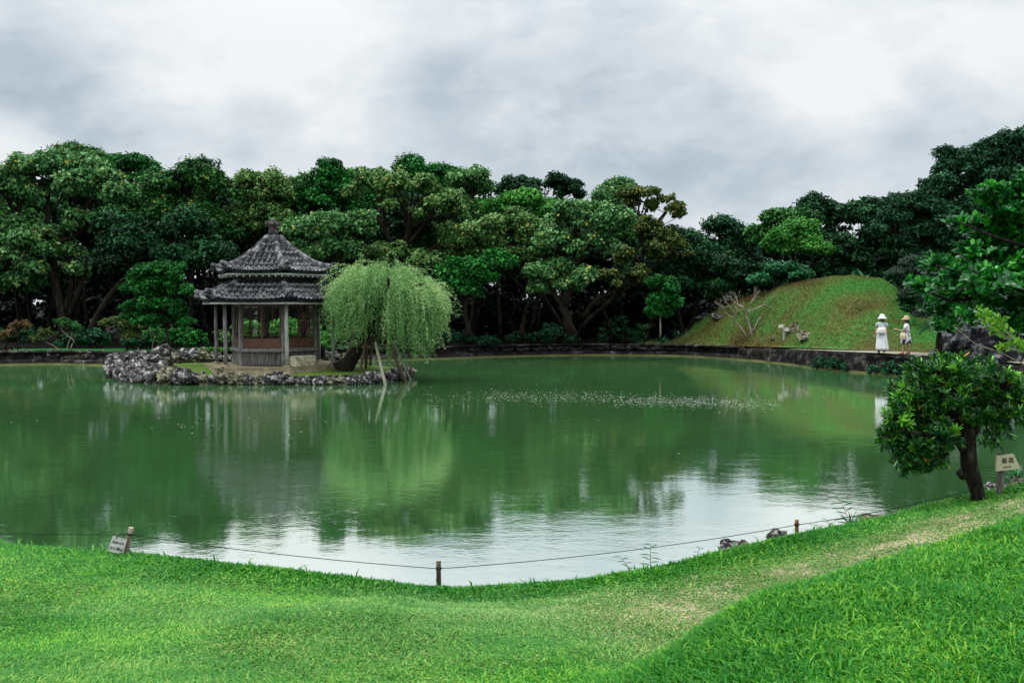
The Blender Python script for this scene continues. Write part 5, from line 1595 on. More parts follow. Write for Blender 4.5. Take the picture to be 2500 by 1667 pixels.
def skin_body(chains, name, mat, parent):
    """chains: {name: [(x,y,z,r), ...]} ; the first vertex of a later chain names its attachment by index tuple"""
    vs = []; rs = []; es = []; index = {}
    for cname, (attach, pts) in chains.items():
        prev = index[attach] if attach is not None else None
        for i, (x, y, z, r_) in enumerate(pts):
            vs.append((x, y, z)); rs.append(r_); cur = len(vs) - 1; index[(cname, i)] = cur
            if prev is not None: es.append((prev, cur))
            prev = cur
    me = bpy.data.meshes.new(name); me.from_pydata(vs, es, [])
    o = bpy.data.objects.new(name, me); sc.collection.objects.link(o)
    md = o.modifiers.new('s', 'SKIN'); md.use_smooth_shade = True
    for i, r_ in enumerate(rs): me.skin_vertices[0].data[i].radius = (r_, r_)
    me.skin_vertices[0].data[0].use_root = True
    sb = o.modifiers.new('d', 'SUBSURF'); sb.levels = 1; sb.render_levels = 1
    dg = bpy.context.evaluated_depsgraph_get()
    m2 = bpy.data.meshes.new_from_object(o.evaluated_get(dg))
    o.modifiers.clear(); o.data = m2; m2.materials.clear(); m2.materials.append(mat)
    o.parent = parent
    return o


def hand(ch, key, attach, wrist, d, side, palm=.075):
    """palm + five unequal, slightly curled fingers. d: pointing direction, side: direction of the thumb"""
    w = Vector(wrist); d = Vector(d).normalized(); s_ = Vector(side); s_ = (s_ - d * s_.dot(d)).normalized(); n_ = d.cross(s_)
    pc = w + d * palm * .6; pe = w + d * palm
    ch[key + 'p'] = (attach, [(*pc, .026), (*pe, .024)])
    for i, (o_, l) in enumerate(((-.030, .060), (-.010, .070), (.010, .075), (.029, .066))):
        k0 = pe + s_ * o_ + d * .012; k1 = k0 + d * l * .5 + n_ * l * .12; k2 = k0 + d * l * .85 + n_ * l * .42
        ch[key + 'f%d' % i] = ((key + 'p', 1), [(*k0, .009), (*k1, .008), (*k2, .0065)])
    t0 = w + d * palm * .35 + s_ * .035; t1 = t0 + d * .03 + s_ * .02 + n_ * .012; t2 = t1 + d * .028 + n_ * .01
    ch[key + 't'] = ((key + 'p', 0), [(*t0, .011), (*t1, .009), (*t2, .0075)])


def face(mb, c, fwd):
    """nose, eyes, mouth, ears on a head centre c (local), looking along fwd"""
    f_ = Vector(fwd).normalized(); s_ = Vector((f_.y, -f_.x, 0))
    mb.lathe([(.004, -.02), (.014, -.012), (.012, .01), (.003, .03)], tuple(c + f_ * .098), 6)
    for q in (-1, 1):
        mb.lathe([(.003, -.012), (.013, 0), (.003, .012)], tuple(c + f_ * .085 + s_ * q * .033 + Vector((0, 0, .018))), 6, mi=1)
        mb.lathe([(.006, -.03), (.018, 0), (.006, .03)], tuple(c + s_ * q * .078), 6, sx=.6)
    mb.box(c + f_ * .088 + Vector((0, 0, -.045)), (.04, .02, .012), math.atan2(s_.y, s_.x), mi=2)


LIPS = simple('lips', [(.30, .10, .08), (.34, .12, .10)], 5, .5, 0)

# woman A: seen from behind, long white dress, floppy white hat. local +Y is forward
A0 = P(2152, 861, 43.0); A0.z = .895
pa = empty('person', A0, 'woman in a long white dress and white sun hat seen from behind on the path', 'person', rz=R(-14))
ch = {'spine': (None, [(0, 0, .84, .13), (0, 0, .98, .115), (0, .005, 1.10, .12), (0, 0, 1.22, .125), (0, 0, 1.30, .08), (0, .005, 1.36, .048), (0.005, .015, 1.42, .07), (0.01, .02, 1.50, .088), (0.01, .015, 1.56, .065)])}
for sg, k in ((-1, 'L'), (1, 'R')):
    step = -.16 if sg > 0 else .10
    ch['leg' + k] = (('spine', 0), [(sg * .085, 0, .76, .088), (sg * .09, step * .45 + .03, .44, .058), (sg * .09, step, .09 if sg < 0 else .14, .036)])
    ch['foot' + k] = (('leg' + k, 2), [(sg * .095, step + .08, .04 if sg < 0 else .06, .03), (sg * .10, step + .14, .03 if sg < 0 else .03, .022)])
ch['armL'] = (('spine', 3), [(-.17, 0, 1.25, .05), (-.215, -.02, 1.02, .038), (-.26, .0, .83, .03), (-.285, .02, .76, .022)])
hand(ch, 'hL', ('armL', 3), (-.285, .02, .76), (-.3, .15, -1), (.3, 1, 0))
ch['armR'] = (('spine', 3), [(.17, 0, 1.25, .05), (.215, -.01, 1.04, .038), (.17, .15, .98, .03), (.10, .22, 1.00, .022)])
hand(ch, 'hR', ('armR', 3), (.10, .22, 1.00), (-.8, .5, .1), (0, 0, 1))
body = skin_body(ch, 'body', SKIN, pa)
mb = MB(); face(mb, Vector((.01, .015, 1.49)), (.25, 1, 0)); mb.build('face', [SKIN, HAIR, LIPS], pa)
mb = MB(); mb.loft([(0, .0, 1.06, .155, .115), (0, 0, .96, .17, .135), (0, 0, .80, .20, .165), (.005, -.01, .60, .215, .19), (.012, -.03, .40, .235, .225), (.02, -.04, .22, .25, .25), (.02, -.05, .13, .262, .265)], 60, fold=.10, nf=10); mb.build('dress', WHITE, pa)
mb = MB(); mb.loft([(0, 0, 1.335, .06, .055), (0, 0, 1.315, .11, .075), (0, 0, 1.27, .185, .10), (0, 0, 1.20, .172, .12), (0, 0, 1.10, .155, .118), (0, 0, 1.03, .165, .125)], 24)
for sg in (-1, 1): mb.tube([(sg * .14, 0, 1.285), (sg * .19, -.005, 1.23), (sg * .22, -.015, 1.11)], [.06, .066, .062], 10)
mb.build('top', PALEB, pa)
mb = MB(); mb.loft([(.01, 0, 1.585, .06, .06), (.01, 0, 1.54, .098, .10), (.01, -.01, 1.46, .10, .105), (.01, -.02, 1.39, .08, .08), (.01, -.03, 1.34, .05, .045)], 16); mb.build('hair', HAIR, pa)
mb = MB(); rings = [(.01, 0, 1.685, .03, .03), (.01, 0, 1.675, .075, .08), (.01, 0, 1.62, .11, .115), (.01, 0, 1.56, .118, .122), (.012, 0, 1.525, .165, .17), (.015, 0, 1.475, .20, .205), (.015, 0, 1.47, .19, .195), (.01, 0, 1.53, .12, .12)]
mb.loft(rings, 26, fold=.05, nf=5, cap=True); mb.build('hat', WHITE, pa)
for sg, k in ((-1, 'L'), (1, 'R')):
    mb = MB(); st = -.16 if sg > 0 else .10; z = .0 if sg < 0 else .05
    mb.loft([(sg * .097, st + .05, z + .0, .045, .13), (sg * .097, st + .05, z + .035, .047, .13), (sg * .095, st + .02, z + .08, .04, .08), (sg * .093, st - .005, z + .12, .035, .04)], 12)
    mb.build('shoe', SHOE, pa)
# her bag, on a shoulder strap: a thing of its own
bag = empty('shoulder_bag', A0 + Matrix.Rotation(R(-14), 3, 'Z') @ Vector((-.03, -.20, .82)), 'large white shoulder bag hanging on the back of the woman in white', 'bag', rz=R(-14))
mb = MB(); mb.loft([(-.01, 0, 0, .20, .05), (-.01, 0, .06, .215, .075), (.0, 0, .18, .19, .07), (.02, 0, .27, .15, .04), (.02, 0, .29, .14, .02)], 20); mb.build('body', BAGW, bag)
mb = MB(); mb.tube([(-.08, .0, .27), (-.10, .04, .40), (-.12, .12, .49), (-.10, .22, .49)], .013, 6); mb.tube([(.06, 0, .27), (.0, .03, .38), (-.08, .08, .48), (-.11, .16, .50)], .013, 6); mb.build('strap', BAGW, bag)

# woman B: turned to the left, white blouse, black-and-white skirt, straw hat
B0 = P(2212, 866, 41.8); B0.z = .895
RB = R(62)
pb_ = empty('person', B0, 'woman in a straw hat, white blouse and black-and-white skirt reaching out a hand', 'person', rz=RB)
ch = {'spine': (None, [(0, 0, .82, .12), (0, 0, .95, .105), (0, .005, 1.07, .11), (0, 0, 1.18, .118), (0, 0, 1.26, .075), (0, .01, 1.32, .045), (0, .02, 1.38, .065), (0, .03, 1.455, .085), (0, .025, 1.51, .062)])}
for sg, k in ((-1, 'L'), (1, 'R')):
    step = .13 if sg < 0 else -.10
    ch['leg' + k] = (('spine', 0), [(sg * .08, 0, .74, .082), (sg * .075, step * .5 + .02, .42, .052), (sg * .07, step, .09, .032)])
    ch['foot' + k] = (('leg' + k, 2), [(sg * .075, step + .08, .045, .028), (sg * .08, step + .15, .035, .02)])
ch['armL'] = (('spine', 3), [(-.16, 0, 1.21, .047), (-.20, .04, 1.0, .036), (-.19, .22, 1.0, .027), (-.18, .34, 1.04, .021)])
hand(ch, 'hL', ('armL', 3), (-.18, .34, 1.04), (0, 1, .1), (.6, 0, .8))
ch['armR'] = (('spine', 3), [(.16, 0, 1.21, .047), (.21, -.03, .98, .036), (.225, -.01, .80, .028), (.225, .0, .72, .021)])
hand(ch, 'hR', ('armR', 3), (.225, .0, .72), (0, .1, -1), (0, 1, 0))
skin_body(ch, 'body', SKIN, pb_)
mb = MB(); face(mb, Vector((0, .03, 1.44)), (0, 1, 0)); mb.build('face', [SKIN, HAIR, LIPS], pb_)
mb = MB(); mb.loft([(0, 0, .98, .14, .115), (0, 0, .88, .17, .15), (0, 0, .72, .19, .175), (0, 0, .56, .21, .20), (0, 0, .44, .235, .225)], 54, fold=.10, nf=9); mb.build('skirt', PRINT, pb_)
mb = MB(); mb.loft([(0, 0, 1.295, .055, .05), (0, 0, 1.27, .11, .07), (0, 0, 1.23, .175, .095), (0, 0, 1.15, .168, .115), (0, 0, 1.04, .16, .12), (0, -.01, .93, .185, .15)], 28, fold=.04, nf=7)
mb.tube([(-.13, 0, 1.25), (-.185, .01, 1.17), (-.20, .05, 1.02)], [.058, .064, .075], 10)
mb.tube([(.13, 0, 1.25), (.185, -.01, 1.17), (.215, -.025, .95)], [.058, .064, .08], 10)
mb.build('blouse', WHITE, pb_)
mb = MB(); mb.loft([(0, .01, 1.54, .06, .06), (0, .005, 1.49, .095, .10), (0, -.01, 1.41, .10, .10), (0, -.015, 1.34, .085, .08), (0, -.02, 1.31, .06, .05)], 16); mb.build('hair', HAIR, pb_)
mb = MB(); mb.loft([(0, .01, 1.62, .03, .03), (0, .01, 1.61, .07, .075), (0, .01, 1.56, .105, .11), (0, .01, 1.50, .113, .12), (0, .04, 1.475, .135, .165), (0, .05, 1.45, .15, .18), (0, .05, 1.445, .14, .17), (0, .01, 1.485, .11, .115)], 26, cap=True); mb.build('hat', STRAWH, pb_)
for sg in (-1, 1):
    st = .13 if sg < 0 else -.10; mb = MB()
    mb.loft([(sg * .078, st + .06, 0, .04, .12), (sg * .078, st + .06, .025, .042, .12), (sg * .075, st + .03, .05, .035, .08), (sg * .072, st, .09, .036, .045)], 12); mb.build('sandal', SANDAL, pb_)
bag = empty('tote_bag', B0 + Matrix.Rotation(RB, 3, 'Z') @ Vector((-.27, .10, .60)), 'straw tote bag hanging at the side of the woman in the straw hat', 'bag', rz=RB)
mb = MB(); mb.loft([(0, 0, 0, .045, .11), (0, 0, .03, .06, .12), (0, 0, .18, .06, .125), (0, 0, .30, .04, .09)], 18); mb.build('body', STRAWB, bag)
mb = MB(); mb.tube([(.0, -.07, .29), (.04, -.03, .42), (.06, -.0, .46), (.04, .03, .42), (.0, .07, .29)], .011, 6); mb.build('handle', STRAWB, bag)

# dim visitor inside the pavilion
C0 = P(744, 860, 39.9); C0.z = .60 + .66
pc_ = empty('person', C0, 'dimly seen visitor in a hat and pinkish shirt inside the pavilion', 'person', rz=R(160))
ch = {'spine': (None, [(0, 0, .68, .11), (0, 0, .80, .10), (0, 0, .92, .105), (0, 0, 1.0, .11), (0, 0, 1.06, .07), (0, .01, 1.11, .042), (0, .02, 1.17, .06), (0, .03, 1.23, .078), (0, .025, 1.28, .058)])}
for sg, k in ((-1, 'L'), (1, 'R')):
    ch['leg' + k] = (('spine', 0), [(sg * .08, 0, .60, .075), (sg * .08, .01, .34, .05), (sg * .08, 0, .07, .03)])
    ch['foot' + k] = (('leg' + k, 2), [(sg * .08, .07, .035, .027), (sg * .085, .13, .03, .02)])
    ch['arm' + k] = (('spine', 3), [(sg * .15, 0, 1.03, .045), (sg * .19, .0, .83, .034), (sg * .18, .08, .66, .026), (sg * .18, .1, .60, .02)])
    hand(ch, 'h' + k, ('arm' + k, 3), (sg * .18, .1, .60), (0, .2, -1), (0, 1, 0))
skin_body(ch, 'body', SKIN, pc_)
mb = MB(); face(mb, Vector((0, .03, 1.21)), (0, 1, 0)); mb.build('face', [SKIN, HAIR, LIPS], pc_)
mb = MB(); mb.loft([(0, 0, 1.09, .05, .05), (0, 0, 1.05, .15, .085), (0, 0, .96, .165, .11), (0, 0, .80, .15, .12), (0, 0, .66, .17, .13)], 20)
for sg in (-1, 1): mb.tube([(sg * .12, 0, 1.04), (sg * .175, 0, .96), (sg * .195, 0, .82)], [.05, .056, .055], 9)
mb.build('shirt', CHECK, pc_)
mb = MB()
for sg in (-1, 1): mb.tube([(sg * .07, 0, .70), (sg * .08, .01, .36), (sg * .08, 0, .05)], [.10, .075, .06], 10)
mb.build('trousers', SHOE, pc_)
mb = MB(); mb.loft([(0, .01, 1.40, .03, .03), (0, .01, 1.36, .09, .095), (0, .01, 1.30, .10, .11), (0, .02, 1.28, .17, .18), (0, .02, 1.27, .16, .17)], 20); mb.build('hat', STRAWH, pc_)

# ------------------------------------------------------------------ near bank: posts, rope, signs
def lawn_pt(px, py_guess, d):
    p = P(px, py_guess, d); p.z = float(lawn_z(np.array([p.x]), np.array([p.y]))[0]); return p


random.seed(8)
POSTD = simple('post_wood_dark', [(.03, .022, .016), (.09, .07, .05), (.17, .15, .12)], 22, .85, .5, .004, sc3=(1, 1, .25))
POSTG = simple('post_wood_grey', [(.12, .09, .07), (.26, .21, .17), (.36, .32, .27)], 22, .85, .5, .004, sc3=(1, 1, .25))
POSTO = simple('post_wood_orange', [(.09, .045, .02), (.24, .13, .06), (.33, .20, .10)], 22, .85, .5, .004, sc3=(1, 1, .25))
CUT = simple('cut_wood', [(.42, .34, .20), (.55, .46, .30)], 30, .8, .2, .002)
ROPE = simple('rope_dark', [(.012, .02, .014), (.03, .04, .03)], 60, .8, .3, .002)


def rope_post(px, py_top, py_base, dep, r_, mat, label, lean=0.0):
    b_ = P(px, py_base, dep); zt = P(px, py_top, dep).z
    zb = float(lawn_z(np.array([b_.x]), np.array([b_.y]))[0]) - .06
    h = zt - zb
    root = empty('rope_post', (b_.x, b_.y, zb), label, 'post', 'short wooden posts carrying the rope')
    root.rotation_euler = (0, lean, 0)
    mb = MB(); mb.tube([(0, 0, 0), (.002, 0, h * .4), (-.001, 0, h * .8), (0, 0, h - .004)], [r_ * 1.02, r_, r_ * .98, r_], 14)
    mb.build('shaft', mat, root)
    mb = MB(); mb.tube([(0, 0, h - .004), (0, 0, h)], [r_ * 1.0, r_ * .93], 14); mb.build('cut_top', CUT, root)
    mb = MB()
    for q in (0, .010): mb.tube([(math.cos(a) * (r_ + .003), math.sin(a) * (r_ + .003), h * .80 + q - .05 * 0) for a in np.linspace(0, 2 * math.pi, 13)], .0045, 5, cap=False)
    mb.build('rope_knot', ROPE, root)
    return Vector((b_.x, b_.y, zb)), h


p2, h2 = rope_post(1071, 1367, 1440, 9.05, .0225, POSTD, 'dark round rope post at the middle of the bank')
p3, h3 = rope_post(1945, 1267, 1316, 10.0, .020, POSTO, 'orange-brown rope post on the right bank beside the boulder')
p1, h1 = rope_post(302, 1285, 1352, 9.7, .024, POSTG, 'grey leaning rope post carrying the hanging plank sign', lean=R(13))
t1 = p1 + Vector((math.sin(R(13)) * h1 * .8, 0, math.cos(R(13)) * h1 * .80))
t2 = p2 + Vector((0, 0, h2 * .80)); t3 = p3 + Vector((0, 0, h3 * .80)); t4 = P(2385, 1193, 10.15); t0 = P(-900, 1292, 9.9)


def rope(a, b_, sag, label):
    mb = MB(); pts = []
    for i in range(25):
        t = i / 24; q = a.lerp(b_, t); q.z -= sag * 4 * t * (1 - t); pts.append(q - a)
    mb.tube(pts, .0036, 5)
    o = mb.build('rope', ROPE, None, loc=a); tag(o, label, 'rope', None)


rope(t0, t1, .01, 'thin dark rope running from the left picture edge to the leaning post')
rope(t1, t2, .03, 'thin dark rope between the leaning post and the middle post')
rope(t2, t3, .05, 'thin dark rope between the middle post and the right post')
rope(t3, t4, .03, 'thin dark rope between the right post and the leaning tree')


def text_mesh(body, size, mat, parent, name='lettering', loc=(0, 0, 0), rot=(0, 0, 0), extrude=.0006, offset=0.0):
    cu = bpy.data.curves.new(name, 'FONT'); cu.body = body; cu.size = size; cu.align_x = 'CENTER'; cu.align_y = 'CENTER'; cu.extrude = extrude; cu.offset = offset
    o = bpy.data.objects.new(name, cu); sc.collection.objects.link(o)
    dg = bpy.context.evaluated_depsgraph_get()
    me = bpy.data.meshes.new_from_object(o.evaluated_get(dg))
    sc.collection.objects.unlink(o); bpy.data.objects.remove(o)
    o = bpy.data.objects.new(name, me); sc.collection.objects.link(o); me.materials.clear(); me.materials.append(mat)
    o.location = loc; o.rotation_euler = rot; o.parent = parent
    return o


INK = simple('ink', [(.02, .02, .018), (.04, .04, .035)], 20, .8, 0)
# plank sign
s_ = 9.6 / F
pc = P(287, 1330, 9.62)
pl = empty('plank_sign', pc, 'weathered grey keep-off plank hung by cord on the leaning post', 'sign')
pl.rotation_euler = (R(-16), R(14), R(3))
mb = MB(); w, h, d_ = 37 * s_, 38 * s_, .016
pts = [(-w / 2, -h / 2 + .012), (-w / 2 + .02, -h / 2), (w / 2 - .03, -h / 2), (w / 2 - .008, -h / 2 + .02), (w / 2, h / 2 - .008), (w / 2 - .01, h / 2), (-w / 2 + .006, h / 2), (-w / 2, h / 2 - .01)]
vs = [Vector((x, 0, z)) for x, z in pts] + [Vector((x, d_, z)) for x, z in pts]
nn_ = len(pts)
mb.add(vs, [tuple(range(nn_)), tuple(range(2 * nn_ - 1, nn_ - 1, -1))] + [(i, i + nn_, (i + 1) % nn_ + nn_, (i + 1) % nn_) for i in range(nn_)])
PLANK = simple('grey_plank', [(.20, .20, .19), (.40, .40, .385), (.55, .55, .53)], 16, .9, .5, .004, sc3=(.5, 1, 5))
plank = mb.build('board', PLANK, pl)
text_mesh('KEEP OFF', .027, INK, plank, loc=(.0, -.002, .020), rot=(math.pi / 2, 0, 0), offset=.0004)
text_mesh('立入禁止', .034, INK, plank, loc=(.0, -.002, -.038), rot=(math.pi / 2, 0, 0), offset=.0004)
mb = MB()
mb.tube([(-.036, -.004, .055), (-.020, 0, .085), (.005, .02, .125)], .003, 5); mb.tube([(.022, -.004, .052), (.03, 0, .085), (.035, .02, .125)], .003, 5)
mb.build('cord', ROPE, pl)

# route sign
SD = 10.05
rb = P(2441, 1207, SD); rb.z = float(lawn_z(np.array([rb.x]), np.array([rb.y]))[0]) - .05
rs_ = empty('route_sign', rb, 'cream arrow-shaped route sign on a square post at the right', 'sign', rz=R(9))
s_ = SD / F
ztop = P(2441, 1102, SD).z - rb.z
RPOST = simple('sign_post_wood', [(.05, .048, .042), (.13, .125, .11), (.30, .29, .27)], 12, .85, .4, .004, sc3=(2, 2, .3))
mb = MB(); mb.box((0, 0, ztop / 2), (.060, .060, ztop), R(-24)); mb.build('post', RPOST, rs_)
zc_ = P(2441, 1127, SD).z - rb.z
mb = MB(); d_ = .022; y0 = -.062
pts = [(-20.5, -20.5), (45, -15.5), (25, 20.5), (-20.5, 17.5)]
pts = [(x * s_, z * s_ + .0) for x, z in pts]
vs = [Vector((x, y0, zc_ + z)) for x, z in pts] + [Vector((x, y0 + d_, zc_ + z)) for x, z in pts]
mb.add(vs, [(0, 1, 2, 3), (7, 6, 5, 4), (0, 4, 5, 1), (1, 5, 6, 2), (2, 6, 7, 3), (3, 7, 4, 0)])
brd = mb.build('board', BOARD, rs_)
text_mesh('順 路', 14.5 * s_, INK, brd, loc=(9 * s_, y0 - .002, zc_ + 4.5 * s_), rot=(math.pi / 2, R(-2.5), 0), offset=.0006)
text_mesh('ROUTE', 6.4 * s_, INK, brd, loc=(8.5 * s_, y0 - .002, zc_ - 11.0 * s_), rot=(math.pi / 2, R(-2.5), 0))

# ------------------------------------------------------------------ fern-like weeds on the bank
def weed(px, py_base, py_top, d, label, n_side=5, lean=.0, seed=1):
    random.seed(seed)
    d = float(np.interp(px, E_px, E_d)) + .02
    b_ = lawn_pt(px, py_base, d); b_.z -= .02
    py_base = 1e9 and py_base
    h = (py_base - py_top) * d / F * 1.05
    root = empty('bank_weed', b_, label, 'plant')
    mb = MB(); st = [Vector((lean * h * t * t, 0, h * t)) for t in (0, .3, .6, .85, 1)]
    mb.tube(st, [.004, .0035, .003, .002, .0015], 5)
    V = []; Fc = []; vs = []
    for i in range(n_side * 2 + 1):
        t = .18 + .82 * i / (n_side * 2); o_ = Vector((lean * h * t * t, 0, h * t))
        a = random.uniform(-.6, .6) + (0 if i % 2 else math.pi); dv = Vector((math.cos(a), math.sin(a) * .8, random.uniform(.1, .7))).normalized(); l = h * random.uniform(.32, .5) * (1.1 - .45 * t)
        pr = None
        for k in range(11):
            u = k / 10; p = o_ + dv * l * u + Vector((0, 0, -l * .35 * u * u))
            if pr is not None:
                sd = Vector((-dv.y, dv.x, 0)).normalized()
                for sg in (-1, 1):
                    ll = l * .17 * math.sin(math.pi * (u * .85 + .12)); tip = p + sd * sg * ll * .5 + Vector((0, 0, -ll * .55)) + dv * ll * .5; wv = dv * .0065
                    q = len(V); V += [p - wv, p + wv, tip + wv * .6, tip - wv * .6]; vs += [.3 + .5 * random.random()] * 4; Fc.append((q, q + 1, q + 2, q + 3))
            pr = p
        mb.tube([o_, o_ + dv * l * .5 + Vector((0, 0, -l * .09)), o_ + dv * l + Vector((0, 0, -l * .35))], [.0015, .0012, .0008], 4, cap=False)
    mb.build('stem', LM['strap'] if False else POLEB, root)
    np_mesh('leaves', [tuple(v) for v in V], Fc, LM['strap'], root, attr={'v': vs})


weed(1588, 1392, 1320, 9.75, 'feathery weed rising from the bank below the rope', 5, .0, 3)
weed(1540, 1396, 1345, 9.6, 'small feathery weed left of the tall one on the bank', 4, -.5, 4)
weed(1700, 1368, 1328, 9.9, 'small thin weed left of the dark bank rock', 3, .2, 5)
weed(2075, 1290, 1200, 10.3, 'tall feathery weed on the right bank', 6, -.45, 6)
weed(2040, 1297, 1262, 10.2, 'low spreading weed left of the tall one on the right bank', 4, -.7, 7)
weed(2010, 1300, 1275, 10.2, 'tiny weed furthest left of the right bank weeds', 3, -.6, 8)


# ------------------------------------------------------------------ leaning tree on the right bank (rosettes of narrow leaves)
def rosettes(tips, per, L, W, spread=.75, fine=True):
    """tips: (point, axis)"""
    T = np.array([t[0] for t in tips]); A = unit(np.array([t[1] for t in tips])); k = len(T)
    idx = np.repeat(np.arange(k), per); m = len(idx)
    rd = rdir(m); side = unit(np.cross(A[idx], rd))
    D = unit(A[idx] * (.55 + .5 * RNG.random((m, 1))) + side * spread * (.6 + .6 * RNG.random((m, 1))))
    N = unit(np.cross(np.cross(D, A[idx]), D) + .25 * rdir(m))
    C = T[idx] - A[idx] * (RNG.random((m, 1)) * L * .9)
    tv = RNG.random(k); young = (tv > .78) & (A[:, 2] > .2)
    v = np.clip(.08 + .45 * RNG.random(m) + .25 * tv[idx] + .28 * young[idx], 0, .94)
    v[RNG.random(m) < .006] = 1
    s_ = .75 + .5 * RNG.random(m)
    V, Fq, kk = leaf_geo(C, N, D, L * s_, W * s_, fine, .12)
    return V, Fq, np.repeat(v, kk)


random.seed(14)
TD = 9.95
def Qt(x, y, dd=0): return Q(x, y, TD + dd)
tb = Qt(2247, 1142); tb.z = float(lawn_z(np.array([tb.x]), np.array([tb.y]))[0]) - .06
troot = empty('bank_tree', tb, 'small leaning dark-trunked evergreen on the right bank, roped to the posts', 'tree')
mb = MB()
def lm(pts, r0, r1, n=10):
    pp = [Qt(*p) - tb for p in pts]; q_ = []
    for a, b_ in zip(pp[:-1], pp[1:]): q_ += wob(a, b_, 3, .006)[:-1]
    q_.append(pp[-1]); m_ = len(q_) - 1
    mb.tube(q_, [r0 + (r1 - r0) * i / m_ for i in range(m_ + 1)], n)
mb.tube([Vector((.02, 0, -.12)), Qt(2245, 1130) - tb, Qt(2236, 1100) - tb, Qt(2226, 1070) - tb, Qt(2224, 1035) - tb, Qt(2222, 1000) - tb, Qt(2215, 965) - tb], [.085, .066, .074, .080, .078, .078, .068], 14)
lm([(2215, 1095), (2207, 1088), (2202, 1080)], .045, .035)
lm([(2225, 1010), (2245, 975, .05), (2275, 948, .05), (2310, 935, .1), (2350, 928, .1)], .055, .018)
lm([(2218, 1040), (2195, 1010, -.05), (2160, 1000, -.1), (2110, 995, -.15), (2070, 985, -.15)], .042, .012)
lm([(2216, 975), (2190, 930, -.1), (2170, 890, -.15), (2160, 850, -.15)], .055, .014)
lm([(2218, 975), (2230, 930, .15), (2240, 880, .2), (2245, 840, .2)], .05, .014)
lm([(2200, 950), (2140, 920, .1), (2095, 900, .15), (2060, 880, .15)], .036, .01)
lm([(2210, 1000), (2150, 960, .2), (2090, 940, .25)], .034, .01)
crown = [(2140, 855, 60, 42), (2200, 850, 60, 45), (2250, 860, 50, 42), (2095, 905, 60, 48), (2165, 905, 70, 50), (2235, 910, 65, 40), (2065, 960, 48, 45), (2130, 965, 60, 45), (2050, 1010, 34, 40), (2095, 1030, 50, 40),
         (2140, 1035, 35, 35), (2190, 960, 40, 30), (2300, 905, 38, 26), (2340, 920, 34, 28), (2120, 1068, 22, 12), (2070, 1062, 25, 18), (2160, 1000, 50, 32), (2205, 915, 60, 40), (2120, 1000, 60, 40), (2080, 985, 50, 45), (2270, 885, 45, 32), (2305, 885, 45, 36), (2350, 900, 45, 38), (2335, 955, 40, 20), (2290, 965, 36, 22), (2245, 955, 40, 22)]
tips = []
for (x, y, rx, ry) in crown:
    c, r_ = ell(x, y, rx, ry, TD + random.uniform(-.12, .2)); r_ = (r_[0], min(.33, r_[0] * 1.0), r_[2])
    nt_ = int(46 * (rx * ry) / 2200) + 10
    for k in range(nt_):
        d = Vector(RNG.normal(size=3)).normalized()
        q = random.uniform(.55, 1.02)
        p = c + Vector((d.x * r_[0], d.y * r_[1], d.z * r_[2])) * q
        ax = (Vector((d.x, d.y, d.z)) * .8 + Vector((0, 0, .75 if d.z > -.35 else -.35)) + Vector((random.gauss(0, .2), random.gauss(0, .2), 0))).normalized()
        tips.append((tuple(p), tuple(ax)))
        if random.random() < .45:
            mb.tube([c - tb + Vector((0, 0, -.02)), (c.lerp(p, .5)) - tb + Vector((random.gauss(0, .01), 0, .01)), p - tb], [.007, .005, .0025], 4, cap=False)
# hanging sprays on the right
for (x, y) in [(2262, 1005), (2285, 1000), (2300, 980), (2270, 1030), (2310, 1000), (2295, 1020), (2175, 1060), (2150, 1065), (2115, 1080), (2075, 1080)]:
    for k in range(4):
        p = Qt(x + random.uniform(-12, 12), y + random.uniform(-14, 8), random.uniform(-.1, .1)); tips.append((tuple(p), (random.gauss(0, .4), random.gauss(0, .4), -1)))
        mb.tube([p - tb, p - tb + Vector((random.gauss(0, .02), 0, .07))], [.002, .003], 4, cap=False)
mb.build('trunk', BARKD, troot)
put_foliage('crown', rosettes(tips, 16, .076, .018), LM['podo'], troot, tb)

# big-leaved tree reaching in from the right
random.seed(15)
BD = 16.0
bb_ = Vector((12.9, 17.0, .55))
root = empty('bigleaf_tree', bb_, 'glossy large-leaved tree reaching in from the right edge', 'tree')
mb = MB()
def Qb(x, y, dd=0): return Q(x, y, BD + dd)
mb.tube([Vector((0, 0, -.3)), Vector((-.1, 0, 1.2)), Vector((-.4, -.3, 2.6)), Qb(2480, 520) - bb_], [.24, .18, .12, .06], 10)
def lb(pts, r0):
    pp = [Vector((-.3, -.2, 2.2))] + [Qb(*p) - bb_ for p in pts]; q_ = []
    for a, b_ in zip(pp[:-1], pp[1:]): q_ += wob(a, b_, 3, .05)[:-1]
    q_.append(pp[-1]); m_ = len(q_)
    mb.tube(q_, [r0 * (1 - .8 * i / m_) for i in range(m_)], 7)
lb([(2400, 520), (2330, 480, .3), (2270, 440, .2)], .05); lb([(2400, 580), (2300, 550, -.3), (2200, 510, -.3)], .05)
lb([(2400, 640), (2280, 640, -.2), (2150, 610, -.2)], .05); lb([(2420, 660), (2300, 680, .2), (2180, 690, .2), (2090, 655, .2)], .05)
lb([(2420, 700), (2330, 740, .1), (2200, 735, .2)], .07)
bl = [(2330, 465, 62, 42), (2270, 440, 28, 22), (2390, 430, 60, 50), (2290, 525, 70, 30), (2225, 510, 45, 14), (2360, 540, 70, 40), (2250, 575, 60, 22), (2160, 607, 48, 16), (2320, 610, 80, 32), (2230, 630, 70, 22), (2130, 655, 52, 14), (2190, 675, 62, 24), (2290, 680, 75, 30),
      (2160, 705, 40, 18), (2230, 722, 55, 22), (2340, 735, 60, 22), (2410, 620, 80, 80), (2170, 745, 30, 10), (2300, 650, 90, 30)]
tips = []
